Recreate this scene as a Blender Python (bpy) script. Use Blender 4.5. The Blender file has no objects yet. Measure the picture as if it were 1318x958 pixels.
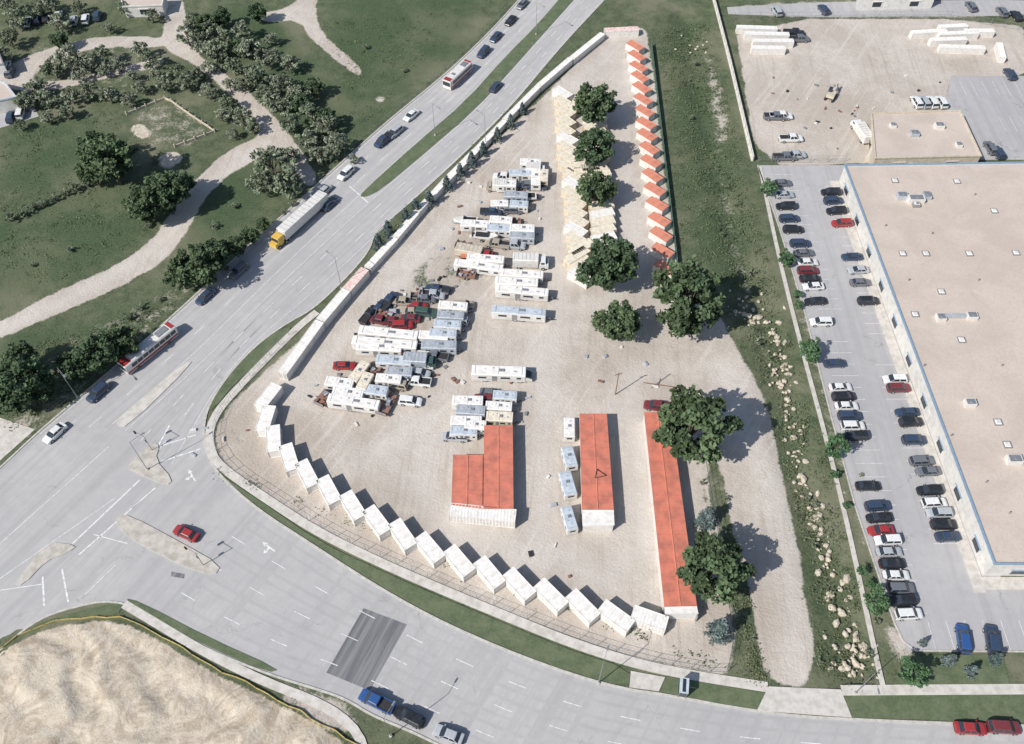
import bpy,bmesh,math,random
import numpy as np
from mathutils import Vector,Matrix
random.seed(7); rng=np.random.default_rng(7)
sc=bpy.context.scene
# survey: aerial picture coordinates -> metres on the ground (or at a known height)
F=1141.; TH=math.radians(36.7); H=140.
ST,CT=math.sin(TH),math.cos(TH)
def G(px,py,z=0.):
    x=(px-659)/F; y=-(py-479)/F
    dy=CT*y+ST; dz=ST*y-CT
    t=(z-H)/dz
    return (x*t,dy*t)
def GL(l,z=0.): return [G(a,b,z) for a,b in l]
def scl(py): return (py+1050)*.598/H

# ------------------------------------------------------------ materials
def N(nt,t,**k):
    n=nt.nodes.new(t)
    for a,b in k.items(): setattr(n,a,b)
    return n
def base(name,rough=.8,metal=0.):
    m=bpy.data.materials.new(name); m.use_nodes=True
    nt=m.node_tree; p=nt.nodes['Principled BSDF']
    p.inputs['Roughness'].default_value=rough; p.inputs['Metallic'].default_value=metal
    return m,nt,p
def noise(nt,co,scale,detail=4,rough=.6,dist=0.):
    n=N(nt,'ShaderNodeTexNoise'); n.inputs['Scale'].default_value=scale
    n.inputs['Detail'].default_value=detail; n.inputs['Roughness'].default_value=rough
    n.inputs['Distortion'].default_value=dist
    nt.links.new(co,n.inputs['Vector']); return n.outputs['Fac']
def sstep(nt,v,a,b):
    r=N(nt,'ShaderNodeMapRange',interpolation_type='SMOOTHSTEP')
    r.inputs['From Min'].default_value=a; r.inputs['From Max'].default_value=b
    nt.links.new(v,r.inputs['Value']); return r.outputs['Result']
def mixc(nt,f,a,b,mode='MIX'):
    m=N(nt,'ShaderNodeMix',data_type='RGBA',blend_type=mode)
    if hasattr(f,'links'): nt.links.new(f,m.inputs[0])
    else: m.inputs[0].default_value=f
    for s,i in ((a,6),(b,7)):
        if hasattr(s,'links'): nt.links.new(s,m.inputs[i])
        else: m.inputs[i].default_value=(*s,1)
    return m.outputs[2]
def mth(nt,op,a,b=0.):
    m=N(nt,'ShaderNodeMath',operation=op)
    for s,i in ((a,0),(b,1)):
        if hasattr(s,'links'): nt.links.new(s,m.inputs[i])
        else: m.inputs[i].default_value=s
    return m.outputs[0]
def bumpn(nt,p,h,strength=.5,dist=.1):
    b=N(nt,'ShaderNodeBump'); b.inputs['Strength'].default_value=strength; b.inputs['Distance'].default_value=dist
    nt.links.new(h,b.inputs['Height']); nt.links.new(b.outputs[0],p.inputs['Normal'])
def coord(nt):
    return N(nt,'ShaderNodeTexCoord').outputs['Object']
def stretched(nt,co,direction,sx,sy):
    # rotate so that 'direction' lies on x, then squash x: streaks run along 'direction'
    a=N(nt,'ShaderNodeMapping'); a.inputs['Rotation'].default_value=(0,0,-direction); nt.links.new(co,a.inputs['Vector'])
    mp=N(nt,'ShaderNodeMapping'); mp.inputs['Scale'].default_value=(sx,sy,1)
    nt.links.new(a.outputs[0],mp.inputs['Vector']); return mp.outputs[0]
def mat(name,c,c2=None,scale=1.5,rough=.75,metal=0.,bump=0.,lo=.35,hi=.7):
    m,nt,p=base(name,rough,metal)
    if c2 is None: c2=tuple(x*.78 for x in c)
    co=coord(nt)
    f=sstep(nt,noise(nt,co,scale,4,.65),lo,hi)
    nt.links.new(mixc(nt,f,c,c2),p.inputs['Base Color'])
    if bump: bumpn(nt,p,noise(nt,co,scale*4,3),bump)
    return m
def paint(name,c,rough=.3):
    m,nt,p=base(name,rough); co=coord(nt)
    f=sstep(nt,noise(nt,co,2.5,3),.4,.75)
    nt.links.new(mixc(nt,f,c,tuple(x*.82+.02 for x in c)),p.inputs['Base Color'])
    p.inputs['Coat Weight'].default_value=.3
    return m

def asphalt(name,c1,c2,crack=.35,rot=None):
    m,nt,p=base(name,.9); co=coord(nt)
    big=sstep(nt,noise(nt,co,.035,5,.6,.5),.3,.7)
    col=mixc(nt,big,c1,c2)
    mid=sstep(nt,noise(nt,co,.5,5,.7),.35,.75)
    col=mixc(nt,mth(nt,'MULTIPLY',mid,.35),col,tuple(x*.76 for x in c1))
    if rot is not None:
        s1=sstep(nt,noise(nt,stretched(nt,co,rot,.012,.5),1.,4,.7,.2),.44,.64)
        col=mixc(nt,mth(nt,'MULTIPLY',s1,.42),col,tuple(x*.74 for x in c1))
    sp=sstep(nt,noise(nt,co,9.,3,.7),.35,.7)
    col=mixc(nt,mth(nt,'MULTIPLY',sp,.3),col,tuple(min(1,x*1.25) for x in c1))
    wn=N(nt,'ShaderNodeTexNoise'); wn.inputs['Scale'].default_value=.3; wn.inputs['Detail'].default_value=5
    nt.links.new(co,wn.inputs['Vector'])
    vm=N(nt,'ShaderNodeVectorMath',operation='MULTIPLY_ADD'); vm.inputs[1].default_value=(9,9,0)
    nt.links.new(wn.outputs['Color'],vm.inputs[0]); nt.links.new(co,vm.inputs[2])
    vo=N(nt,'ShaderNodeTexVoronoi',feature='DISTANCE_TO_EDGE'); vo.inputs['Scale'].default_value=.06
    nt.links.new(vm.outputs[0],vo.inputs['Vector'])
    ck=N(nt,'ShaderNodeMapRange'); ck.inputs['From Min'].default_value=.002; ck.inputs['From Max'].default_value=.008
    ck.inputs['To Min'].default_value=1; ck.inputs['To Max'].default_value=0
    nt.links.new(vo.outputs['Distance'],ck.inputs['Value'])
    brk=sstep(nt,noise(nt,co,.12,3),.47,.62)
    cf=mth(nt,'MULTIPLY',mth(nt,'MULTIPLY',ck.outputs[0],brk),crack)
    col=mixc(nt,cf,col,tuple(x*.45 for x in c1))
    nt.links.new(col,p.inputs['Base Color'])
    return m
_a=G(250,460);_b=G(640,90); RD=math.atan2(_b[1]-_a[1],_b[0]-_a[0])
M_ASPH=asphalt('asphalt_old',(.40,.39,.385),(.48,.465,.45),.35,RD)
M_LANE=asphalt('asphalt_lane',(.375,.365,.36),(.44,.425,.412),.2)
M_LOT=asphalt('asphalt_lot',(.385,.375,.375),(.46,.445,.438),.6,math.pi/2)
M_CONC=mat('concrete',(.60,.565,.515),(.46,.425,.375),.8)
M_KERB=mat('kerb_concrete',(.56,.53,.48),(.40,.38,.34),1.5)
M_ISL=mat('island_concrete',(.54,.50,.44),(.38,.345,.30),.7)
M_LINE=mat('road_paint',(.76,.76,.74),(.50,.49,.48),1.5,.7,lo=.42,hi=.66)
M_WHITE=mat('white_painted_steel',(.70,.675,.635),(.50,.46,.41),1.1,.55,lo=.4,hi=.85)
M_WROOF=mat('white_steel_roof',(.80,.775,.735),(.60,.55,.48),.8,.6,lo=.42,hi=.78)
M_CREAM=mat('cream_steel',(.64,.56,.43),(.46,.40,.31),.9,.6)
M_CROOF=mat('cream_steel_roof',(.79,.715,.58),(.60,.53,.42),.8,.6)
M_RED=mat('red_steel_roof',(.64,.205,.135),(.42,.15,.105),.4,.6)
M_RED2=mat('orange_steel_roof',(.70,.27,.17),(.48,.19,.13),.6,.6)
M_PINK=mat('faded_red_lettered_steel',(.80,.72,.67),(.64,.38,.33),1.4,.6)
M_DARK=mat('dark_rubber',(.02,.02,.022),(.035,.035,.035),4,.8)
M_GREY=mat('galvanised_steel',(.38,.39,.40),(.28,.29,.30),3,.45,.5)
M_SILV=mat('weathered_aluminium',(.50,.53,.56),(.36,.39,.42),1.2,.5,.2)
M_BLUEG=mat('pale_blue_trailer_roof',(.54,.59,.64),(.40,.45,.50),1.2,.6)
M_TAN=mat('tan_trailer',(.60,.53,.42),(.46,.40,.32),1.2,.6)
M_BRN=mat('rusty_steel',(.30,.15,.10),(.17,.10,.08),2,.8)
m,nt,p=base('vehicle_glass',.08); M_GLASS=m
nz=noise(nt,coord(nt),3,3); nt.links.new(mixc(nt,nz,(.02,.028,.038),(.045,.055,.07)),p.inputs['Base Color'])
M_LAMP=mat('clear_lamp',(.8,.8,.75),None,4,.2); M_TAIL=mat('red_lamp',(.45,.02,.02),None,4,.3)
M_ROCK=mat('boulder',(.60,.53,.42),(.40,.34,.26),1.2,.9,bump=.5)
M_BARK=mat('bark',(.12,.09,.07),(.07,.05,.04),3,.95)
m,nt,p=base('gravel_roof',.95); M_ROOFG=m; co=coord(nt)
c=mixc(nt,sstep(nt,noise(nt,co,.09,7,.65,.6),.35,.65),(.58,.495,.425),(.50,.425,.36))
c=mixc(nt,mth(nt,'MULTIPLY',sstep(nt,noise(nt,co,2.5,5,.75),.4,.7),.45),c,(.40,.34,.285))
nt.links.new(c,p.inputs['Base Color'])
M_BLUE=mat('blue_metal_trim',(.24,.34,.45),(.18,.27,.37),2,.5)
M_WALL=mat('stucco_wall',(.66,.64,.60),(.54,.52,.49),.8,.85)
M_YEL=mat('yellow_silt_fabric',(.55,.42,.13),(.36,.29,.14),.8,.8)
CARP={'white':(.74,.74,.72),'silver':(.42,.44,.46),'grey':(.15,.16,.18),'black':(.020,.022,.026),'navy':(.035,.06,.11),'blue':(.03,.09,.26),
 'red':(.34,.035,.035),'maroon':(.18,.035,.04),'yellow':(.70,.45,.08),'green':(.05,.10,.08),'tan':(.40,.34,.26),'orange':(.52,.18,.09)}
CP={k:paint('car_paint_'+k,v) for k,v in CARP.items()}

def land():
    m,nt,p=base('land',.95); co=coord(nt)
    at=N(nt,'ShaderNodeAttribute',attribute_name='cover')
    sp=N(nt,'ShaderNodeSeparateColor'); nt.links.new(at.outputs['Color'],sp.inputs[0])
    R,Gc,B=sp.outputs[0],sp.outputs[1],sp.outputs[2]; A=at.outputs['Alpha']
    nA=noise(nt,co,.06,7,.62,.3); nB=noise(nt,co,.35,6,.7,.2); nC=noise(nt,co,2.2,4,.75); nD=noise(nt,co,9,2,.7)
    gr=mixc(nt,sstep(nt,nB,.35,.65),(.062,.086,.047),(.122,.142,.082))
    gr=mixc(nt,mth(nt,'MULTIPLY',sstep(nt,nC,.42,.68),.6),gr,(.18,.19,.12))
    gr=mixc(nt,mth(nt,'MULTIPLY',sstep(nt,nA,.46,.66),.65),gr,(.22,.21,.145))
    lush=mixc(nt,sstep(nt,nC,.35,.7),(.048,.080,.042),(.095,.128,.066))
    lush=mixc(nt,mth(nt,'MULTIPLY',sstep(nt,nA,.45,.62),.5),lush,(.14,.155,.09))
    gr=mixc(nt,mth(nt,'MULTIPLY',Gc,.8),gr,lush)
    gv=mixc(nt,sstep(nt,nA,.38,.62),(.475,.42,.365),(.58,.525,.465))
    gv=mixc(nt,mth(nt,'MULTIPLY',sstep(nt,nB,.42,.68),.45),gv,(.41,.355,.295))
    gv=mixc(nt,mth(nt,'MULTIPLY',sstep(nt,nC,.4,.75),.32),gv,(.35,.305,.255))
    gv=mixc(nt,mth(nt,'MULTIPLY',sstep(nt,nD,.45,.75),.22),gv,(.70,.65,.59))
    s1=sstep(nt,noise(nt,stretched(nt,co,1.5,.03,.8),1.,5,.7,.4),.5,.62)
    s2=sstep(nt,noise(nt,stretched(nt,co,RD,.03,.85),1.,5,.7,.5),.52,.64)
    pick=sstep(nt,noise(nt,co,.028,2),.45,.55)
    gv=mixc(nt,mth(nt,'MULTIPLY',mth(nt,'MULTIPLY',s1,mth(nt,'SUBTRACT',1.,mth(nt,'MULTIPLY',pick,.7))),.42),gv,(.37,.315,.265))
    gv=mixc(nt,mth(nt,'MULTIPLY',mth(nt,'MULTIPLY',s2,pick),.5),gv,(.66,.60,.54))
    gv=mixc(nt,mth(nt,'MULTIPLY',mth(nt,'MAXIMUM',A,0.),.6),gv,(.63,.585,.53))
    gv=mixc(nt,mth(nt,'MULTIPLY',mth(nt,'MAXIMUM',mth(nt,'MULTIPLY',A,-1.),0.),.7),gv,(.36,.30,.24))
    e=mth(nt,'ADD',R,mth(nt,'MULTIPLY',mth(nt,'SUBTRACT',nB,.5),.9))
    e=mth(nt,'ADD',e,mth(nt,'MULTIPLY',mth(nt,'SUBTRACT',nC,.5),.6))
    col=mixc(nt,sstep(nt,e,.36,.62),gr,gv)
    n2=noise(nt,co,.18,7,.68,3.5)
    sd=mixc(nt,sstep(nt,n2,.36,.66),(.60,.525,.42),(.39,.32,.24))
    sd=mixc(nt,mth(nt,'MULTIPLY',sstep(nt,noise(nt,co,.9,5,.7,2.),.45,.7),.45),sd,(.66,.59,.49))
    es=mth(nt,'ADD',B,mth(nt,'MULTIPLY',mth(nt,'SUBTRACT',nC,.5),.6))
    col=mixc(nt,sstep(nt,es,.4,.6),col,sd)
    nt.links.new(col,p.inputs['Base Color'])
    p.inputs['Specular IOR Level'].default_value=.1
    bumpn(nt,p,mth(nt,'ADD',nC,mth(nt,'MULTIPLY',nB,1.5)),.5,.3)
    return m
M_LAND=land()
def turf():
    m,nt,p=base('mown_turf',.95); co=coord(nt)
    nB=noise(nt,co,.4,6,.7); nC=noise(nt,co,3,4,.7)
    c=mixc(nt,sstep(nt,nB,.35,.68),(.078,.108,.052),(.13,.155,.085))
    c=mixc(nt,mth(nt,'MULTIPLY',sstep(nt,nC,.45,.7),.5),c,(.18,.19,.12))
    nt.links.new(c,p.inputs['Base Color']); return m
M_GRASS=turf()
def leafm(name,c1,c2):
    m,nt,p=base(name,.7)
    at=N(nt,'ShaderNodeAttribute',attribute_name='tint')
    oi=N(nt,'ShaderNodeObjectInfo')
    c=mixc(nt,1.,mixc(nt,oi.outputs['Random'],c1,c2),at.outputs['Color'],'MULTIPLY')
    nt.links.new(c,p.inputs['Base Color']); p.inputs['Specular IOR Level'].default_value=.2
    return m
M_LEAF=leafm('leaves_green',(.068,.108,.055),(.092,.132,.064))
M_LEAF2=leafm('leaves_grey_green',(.155,.19,.12),(.25,.275,.195))
M_WEED=leafm('weed_leaves',(.11,.14,.07),(.15,.175,.095))
M_NEED=leafm('needles_blue',(.10,.14,.135),(.15,.19,.18))
M_LEAF3=leafm('leaves_fresh',(.065,.13,.06),(.095,.165,.078))

# ------------------------------------------------------------ mesh helpers
def obj(name,me,loc=(0,0,0),rot=0,scale=(1,1,1),parent=None):
    o=bpy.data.objects.new(name,me); sc.collection.objects.link(o)
    o.location=loc; o.rotation_euler=(0,0,rot); o.scale=scale
    if parent: o.parent=parent
    return o
def mesh(name,V,Fc,mats,mi=None):
    me=bpy.data.meshes.new(name); me.from_pydata(V,[],Fc)
    for m in mats: me.materials.append(m)
    if mi is not None: me.polygons.foreach_set('material_index',mi)
    me.update(); return me
class MB:
    def __init__(s,*mats): s.V=[];s.F=[];s.I=[];s.mats=list(mats)
    def add(s,V,Fc,m=0):
        b=len(s.V); s.V+=[tuple(v) for v in V]
        for f in Fc: s.F.append(tuple(b+i for i in f)); s.I.append(m)
    def box(s,c,d,m=0,rot=0.,tx=1.,ty=1.,top=True):
        x,y,z=c; a,b,h=d[0]/2,d[1]/2,d[2]/2; cr,sr=math.cos(rot),math.sin(rot)
        P=[]
        for dz,kx,ky in ((-h,1,1),(h,tx,ty)):
            for sx,sy in ((-1,-1),(1,-1),(1,1),(-1,1)):
                X,Y=sx*a*kx,sy*b*ky; P.append((x+X*cr-Y*sr,y+X*sr+Y*cr,z+dz))
        s.add(P,[(3,2,1,0),(4,5,6,7),(0,1,5,4),(1,2,6,5),(2,3,7,6),(3,0,4,7)],m)
    def cyl(s,c,r,w,m=0,ax='y',n=14,r2=None):
        r2=r if r2 is None else r2; P=[]
        for k,rr in ((-w/2,r),(w/2,r2)):
            for i in range(n):
                a=2*math.pi*i/n; u,v=rr*math.cos(a),rr*math.sin(a)
                P.append({'y':(c[0]+u,c[1]+k,c[2]+v),'z':(c[0]+u,c[1]+v,c[2]+k),'x':(c[0]+k,c[1]+u,c[2]+v)}[ax])
        s.add(P,[tuple(range(n)),tuple(range(2*n-1,n-1,-1))]+[(i,(i+1)%n,n+(i+1)%n,n+i) for i in range(n)],m)
    def loft(s,rings,m=0,caps=True,fm=None):
        n=len(rings[0]); b=len(s.V)
        for r in rings: s.V+=[tuple(v) for v in r]
        for k in range(len(rings)-1):
            for i in range(n):
                j=(i+1)%n; s.F.append((b+k*n+i,b+k*n+j,b+(k+1)*n+j,b+(k+1)*n+i)); s.I.append(fm[i] if fm else m)
        if caps:
            s.F.append(tuple(b+i for i in range(n-1,-1,-1))); s.I.append(m)
            s.F.append(tuple(b+(len(rings)-1)*n+i for i in range(n))); s.I.append(m)
    def mesh(s,name):
        me=mesh(name,s.V,s.F,s.mats,s.I)
        bm=bmesh.new(); bm.from_mesh(me); bmesh.ops.recalc_face_normals(bm,faces=bm.faces); bm.to_mesh(me); bm.free()
        return me
def chaikin(P,n=2,closed=False):
    P=[tuple(p) for p in P]
    for _ in range(n):
        Q=[]; L=len(P)
        if not closed: Q.append(P[0])
        for i in range(L if closed else L-1):
            a,b=P[i],P[(i+1)%L]
            Q.append((a[0]*.75+b[0]*.25,a[1]*.75+b[1]*.25)); Q.append((a[0]*.25+b[0]*.75,a[1]*.25+b[1]*.75))
        if not closed: Q.append(P[-1])
        P=Q
    return P
def area(P): return sum(P[i][0]*P[(i+1)%len(P)][1]-P[(i+1)%len(P)][0]*P[i][1] for i in range(len(P)))
def sheet(name,P,z,m,parent=None):
    if area(P)<0: P=P[::-1]
    return obj(name,mesh(name,[(x,y,z) for x,y in P],[tuple(range(len(P)))],[m]),parent=parent)
def slab(name,P,z0,z1,m,parent=None,m2=None):
    if area(P)<0: P=P[::-1]
    n=len(P); V=[(x,y,z1) for x,y in P]+[(x,y,z0) for x,y in P]
    Fc=[tuple(range(n))]+[(i,n+i,n+(i+1)%n,(i+1)%n) for i in range(n)]
    return obj(name,mesh(name,V,Fc,[m,m2 or m],[0]+[1]*n),parent=parent)
def resample(P,step):
    P=np.array(P); d=np.r_[0,np.cumsum(np.hypot(*(P[1:]-P[:-1]).T))]
    t=np.linspace(0,d[-1],max(2,int(d[-1]/step)+1))
    return np.c_[np.interp(t,d,P[:,0]),np.interp(t,d,P[:,1])]
def resn(P,n):
    P=np.array(P); d=np.r_[0,np.cumsum(np.hypot(*(P[1:]-P[:-1]).T))]
    t=np.linspace(0,d[-1],n); return np.c_[np.interp(t,d,P[:,0]),np.interp(t,d,P[:,1])]
def normals(P):
    P=np.array(P); T=np.gradient(P,axis=0); T/=np.linalg.norm(T,axis=1)[:,None]+1e-9
    return np.c_[-T[:,1],T[:,0]]
def band(mb,P,w,z0,z1,m=0,off=0.):
    P=np.array(P); Nn=normals(P); A=P+Nn*(off+w/2); B=P+Nn*(off-w/2)
    rings=[[(a[0],a[1],z0),(a[0],a[1],z1),(b[0],b[1],z1),(b[0],b[1],z0)] for a,b in zip(A,B)]
    mb.loft(rings,m)
def flatband(mb,P,w,z,m=0,off=0.):
    P=np.array(P); Nn=normals(P); A=P+Nn*(off+w/2); B=P+Nn*(off-w/2)
    V=[];Fc=[]
    for a,b in zip(A,B): V+=[(a[0],a[1],z),(b[0],b[1],z)]
    for i in range(len(P)-1): Fc.append((2*i,2*i+1,2*i+3,2*i+2))
    mb.add(V,Fc,m)
def inpoly(x,y,P):
    c=False;n=len(P)
    for i in range(n):
        (x1,y1),(x2,y2)=P[i],P[(i+1)%n]
        if (y1>y)!=(y2>y) and x<(x2-x1)*(y-y1)/(y2-y1)+x1: c=not c
    return c

# ------------------------------------------------------------ land sheet
xs=np.concatenate([[-3000,-900,-400,-240],np.arange(-175,175.1,.6),[240,400,900,3000]])
ys=np.concatenate([[-3000,-900,-300,-60,0],np.arange(24,262,.6),[330,500,1000,4000]])
X,Y=np.meshgrid(xs,ys)
def inside(P):
    c=np.zeros(X.shape,bool); n=len(P)
    for i in range(n):
        (x1,y1),(x2,y2)=P[i],P[(i+1)%n]
        if y1==y2: continue
        k=((y1>Y)!=(y2>Y)); c^=k&(X<(x2-x1)*(Y-y1)/(y2-y1)+x1)
    return c.astype(float)
def blur(A,r):
    for _ in range(2):
        for ax in (0,1):
            B=np.zeros_like(A)
            for k in range(-r,r+1): B+=np.roll(A,k,axis=ax)
            A=B/(2*r+1)
    return A
def distpoly(P):
    D=np.full(X.shape,1e9)
    P=resample(P,2.)
    for x,y in P: D=np.minimum(D,(X-x)**2+(Y-y)**2)
    return np.sqrt(D)
def poly(l,n=1): return chaikin(GL(l),n,True)
YARD=[(778,38),(828,32),(836,55),(868,330),(880,372),(925,402),(940,435),(965,475),(988,520),(1003,600),(1030,720),(1055,885),(985,882),(972,790),(945,690),(925,590),(908,590),(922,680),(955,870),(880,862),(800,848),(720,822),(640,790),(560,757),(480,720),(400,682),(330,637),(285,598),(275,555),(300,515),(345,475),(400,425),(500,325),(560,255),(640,180),(720,105)]
gravel=np.zeros(X.shape)
for l in [YARD,
 [(-60,432),(-60,455),(0,436),(60,410),(150,372),(212,337),(242,297),(262,255),(300,220),(365,190),(395,245),(412,232),(385,190),(345,140),(290,95),(245,62),(236,0),(220,-40),(200,-40),(215,20),(205,60),(255,85),(310,135),(345,170),(290,195),(248,235),(222,270),(198,308),(150,342),(80,372),(30,398),(0,415)],
 [(-40,95),(0,88),(60,62),(130,46),(212,48),(212,62),(130,60),(65,78),(40,100),(45,108),(115,98),(150,88),(210,72),(215,82),(150,98),(110,108),(40,120),(0,110),(-40,115)],
 [(330,18),(365,12),(385,0),(392,-20),(412,-20),(405,15),(415,45),(455,78),(470,98),(460,98),(430,75),(402,52),(385,25),(340,30)],
 [(945,25),(1310,25),(1330,60),(1330,100),(1225,98),(1215,140),(1240,205),(1087,212),(975,212),(958,110)],
 [(165,162),(185,158),(197,176),(178,180)],[(198,203),(225,193),(240,206),(212,220)],
 [(480,128),(490,122),(497,130),(487,133)],
 ]:
    gravel=np.maximum(gravel,inside(poly(l)))
gravel=blur(gravel,1)
half=np.zeros(X.shape)
for l,v in [([(165,140),(240,125),(285,170),(225,200),(165,180)],.40),([(905,55),(925,80),(948,170),(930,190),(912,120)],.50),([(900,60),(915,60),(955,300),(985,400),(940,400)],.38),([(925,590),(945,690),(985,882),(955,870),(922,680),(908,590)],.47),
  ([(975,215),(1000,215),(1030,330),(1068,480),(1100,620),(1150,800),(1190,838),(1140,880)],.42),([(60,440),(200,380),(330,300),(400,240),(420,225),(300,345),(160,465),(0,600),(0,560)],.38),
  ([(480,320),(540,262),(600,205),(660,145),(680,130),(560,255),(500,325)],.36),([(340,870),(440,895),(470,930),(440,958),(380,920)],.7),([(260,85),(330,140),(400,235),(300,100)],.4),
  ([(975,380),(1000,420),(1015,520),(1040,640),(1075,760),(1110,870),(1085,870),(1050,740),(1015,620),(995,500),(960,420)],.38),([(0,580),(0,545),(60,540),(30,570)],.6),
  ([(0,60),(200,40),(230,80),(150,130),(0,150)],.36),([(1150,800),(1190,838),(1165,850),(1140,820)],.8),
  ([(945,0),(1318,0),(1318,25),(945,25)],.6)]:
    half=np.maximum(half,inside(poly(l))*v)
gravel=np.maximum(gravel,blur(half,2))
for (a,b,r,v) in [(578,350,7,.5),(545,360,5,.38),(600,270,4,.28),(330,590,5,.3),(300,560,4,.35),(470,690,5,.22),(440,500,6,.25),(905,640,4,.45),(905,720,5,.4),(700,330,4,.2),(800,470,4,.22),(640,250,4,.25),(560,700,4,.2),(350,470,4,.2),(860,840,4,.25),(770,90,5,.25),(560,560,4,.2),(690,420,3,.2),(380,640,3,.25),(760,455,3,.25)]:
    x,y=G(a,b); gravel-=v*np.exp(-((X-x)**2+(Y-y)**2)/r**2)*(gravel>.7)
lush=np.zeros(X.shape)
for l in [[(415,0),(620,-20),(600,50),(540,105),(450,190),(420,160),(450,110),(420,60)],[(-60,300),(0,275),(120,225),(230,225),(215,270),(190,305),(140,335),(70,365),(-60,400)],
  [(0,170),(130,140),(160,180),(110,230),(0,255)],[(240,250),(345,185),(340,260),(300,310),(240,330)],[(860,20),(905,30),(940,200),(975,370),(940,390),(900,350),(875,200)],[(1000,560),(1020,560),(1080,860),(1060,870)],
  [(0,400),(0,540),(60,530),(120,470),(200,400),(150,400),(60,430)],[(270,20),(330,0),(430,100),(430,210),(390,200),(330,110)]]:
    lush=np.maximum(lush,inside(poly(l)))
lush=blur(lush,4)
sand=blur(inside(poly([(-60,868),(0,842),(60,808),(150,798),(200,822),(260,860),(330,893),(400,928),(450,962),(480,1010),(-60,1040)])),1)
tone=np.zeros(X.shape)
for l,w in [([(790,60),(740,110),(700,180),(705,300),(720,400),(700,460),(560,540),(450,600),(420,520),(380,500)],3.5),([(810,80),(800,200),(820,330),(780,390),(720,400)],2.5),([(700,460),(700,560),(700,700),(780,750),(820,700),(815,560),(810,480),(930,470),(985,600),(1015,740),(1025,880)],3.),([(560,540),(540,620),(600,690),(700,720)],3.),([(620,250),(560,310),(480,400),(400,480)],2.5),([(-20,430),(80,390),(200,320),(240,260),(340,185)],2.)]:
    d=distpoly(GL(l)); tone=np.maximum(tone,np.exp(-(d/w)**2)*.8)
for (a,b,r,v) in [(300,560,9,.7),(340,620,6,.5),(420,560,9,.5),(450,670,7,.4),(560,720,7,.35),(760,60,9,.5),(560,410,8,.45),(640,270,10,.35),(480,480,12,.45),(600,320,9,.5),(880,470,8,.4),(640,600,8,.25),(760,480,7,.35),(700,780,7,.35),(900,820,6,.45),(1090,160,12,.5),(1240,80,9,.5),(960,620,8,.4),(990,800,6,.4),(680,240,7,.4)]:
    x,y=G(a,b); tone-=v*np.exp(-((X-x)**2+(Y-y)**2)/r**2)
# worn wheel ruts, in pairs, on the yard's driving lines
for l in [[(795,60),(745,115),(708,185),(712,300),(726,395),(706,455),(560,548),(450,612),(410,560)],[(700,180),(692,290),(712,400),(690,470),(560,530),(500,560)],[(935,420),(960,490),(990,600),(1018,740),(1030,880)],[(922,420),(950,490),(975,600),(1000,740),(1010,880)],[(700,470),(690,560),(690,690),(780,745),(815,700),(812,560),(800,480),(720,440)],[(560,560),(530,630),(600,700),(700,730),(780,770)],[(400,590),(470,650),(560,690),(640,710)],[(720,430),(840,440),(930,455)],[(1000,120),(1080,180),(1050,70),(1180,90),(1290,70)]]:
    P=np.array(chaikin(GL(l),3)); Nn=normals(P)
    for s in (-.9,.9):
        d=distpoly(P+Nn*s); tone-=.45*np.exp(-(d/.55)**2)*(.6+.4*np.sin(X*.3+Y*.2))
tone=np.clip(tone,-.9,.9)
Z=-.03*np.abs(np.sin(X*.31+2*np.sin(Y*.11)))*np.abs(np.cos(Y*.27))
dd=distpoly(GL([(880,20),(915,180),(950,330),(985,400),(1005,500),(1025,600),(1060,720),(1090,820),(1100,862)]))
Z-=.8*np.exp(-(dd/3.5)**2)
wx=X+3*np.sin(Y*.23+1)+1.5*np.sin(Y*.61); wy=Y+3*np.sin(X*.19)+1.3*np.sin(X*.5+2)
rid=(np.sin(wx*.42+wy*.35)+.6*np.sin(wy*.9-wx*.25)+.5*np.sin(wx*1.3+wy*.8)+rng.normal(0,.18,X.shape))
Z+=blur(sand,2)*(.24*rid+.35)*(Y<75)
V=np.c_[X.ravel(),Y.ravel(),Z.ravel()]
ny,nx=X.shape
idx=np.arange(nx*ny).reshape(ny,nx)
Fq=np.stack([idx[:-1,:-1],idx[:-1,1:],idx[1:,1:],idx[1:,:-1]],-1).reshape(-1,4)
me=bpy.data.meshes.new('ground'); me.vertices.add(len(V)); me.vertices.foreach_set('co',V.ravel())
me.loops.add(Fq.size); me.loops.foreach_set('vertex_index',Fq.ravel().astype(np.int32))
me.polygons.add(len(Fq)); me.polygons.foreach_set('loop_start',np.arange(0,Fq.size,4,dtype=np.int32))
me.update(calc_edges=True)
ca=me.color_attributes.new('cover','FLOAT_COLOR','POINT')
ca.data.foreach_set('color',np.stack([gravel,lush,sand,tone],-1).astype(np.float32).ravel())
me.materials.append(M_LAND); obj('ground',me)

# ------------------------------------------------------------ roads
OUT=[(-60,655),(0,603),(45,560),(110,505),(160,462),(230,400),(300,335),(350,290),(400,245),(430,218),(500,155),(560,107),(610,62),(660,10),(700,-40)]
LOWO=[(815,-40),(778,0),(720,62),(660,135),(600,195),(560,232),(520,268),(495,288),(481,303),(476,322),(455,348),(425,378),(400,400),(372,415),(335,440),(300,475),(272,515),(262,545),(264,580),(280,610),(330,655),(400,700),(480,752),(560,797),(650,837),(740,870),(808,888),(850,893),(975,917),(1090,927),(1500,940)]
BOT=[(1500,1100),(950,1070),(720,1020),(620,985),(570,962),(530,942),(480,922),(445,900),(410,888),(350,870),(270,838),(200,800),(150,770),(80,785),(40,803),(0,838),(-60,880)]
out,lowo,bot=[chaikin(GL(l),2) for l in (OUT,LOWO,BOT)]
sheet('road',out+lowo+bot,.02,M_ASPH)
kb=MB(M_KERB)
for l in (out,lowo,bot[2:]): band(kb,l,.35,0,.14)
obj('kerb',kb.mesh('kerb'))
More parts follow.
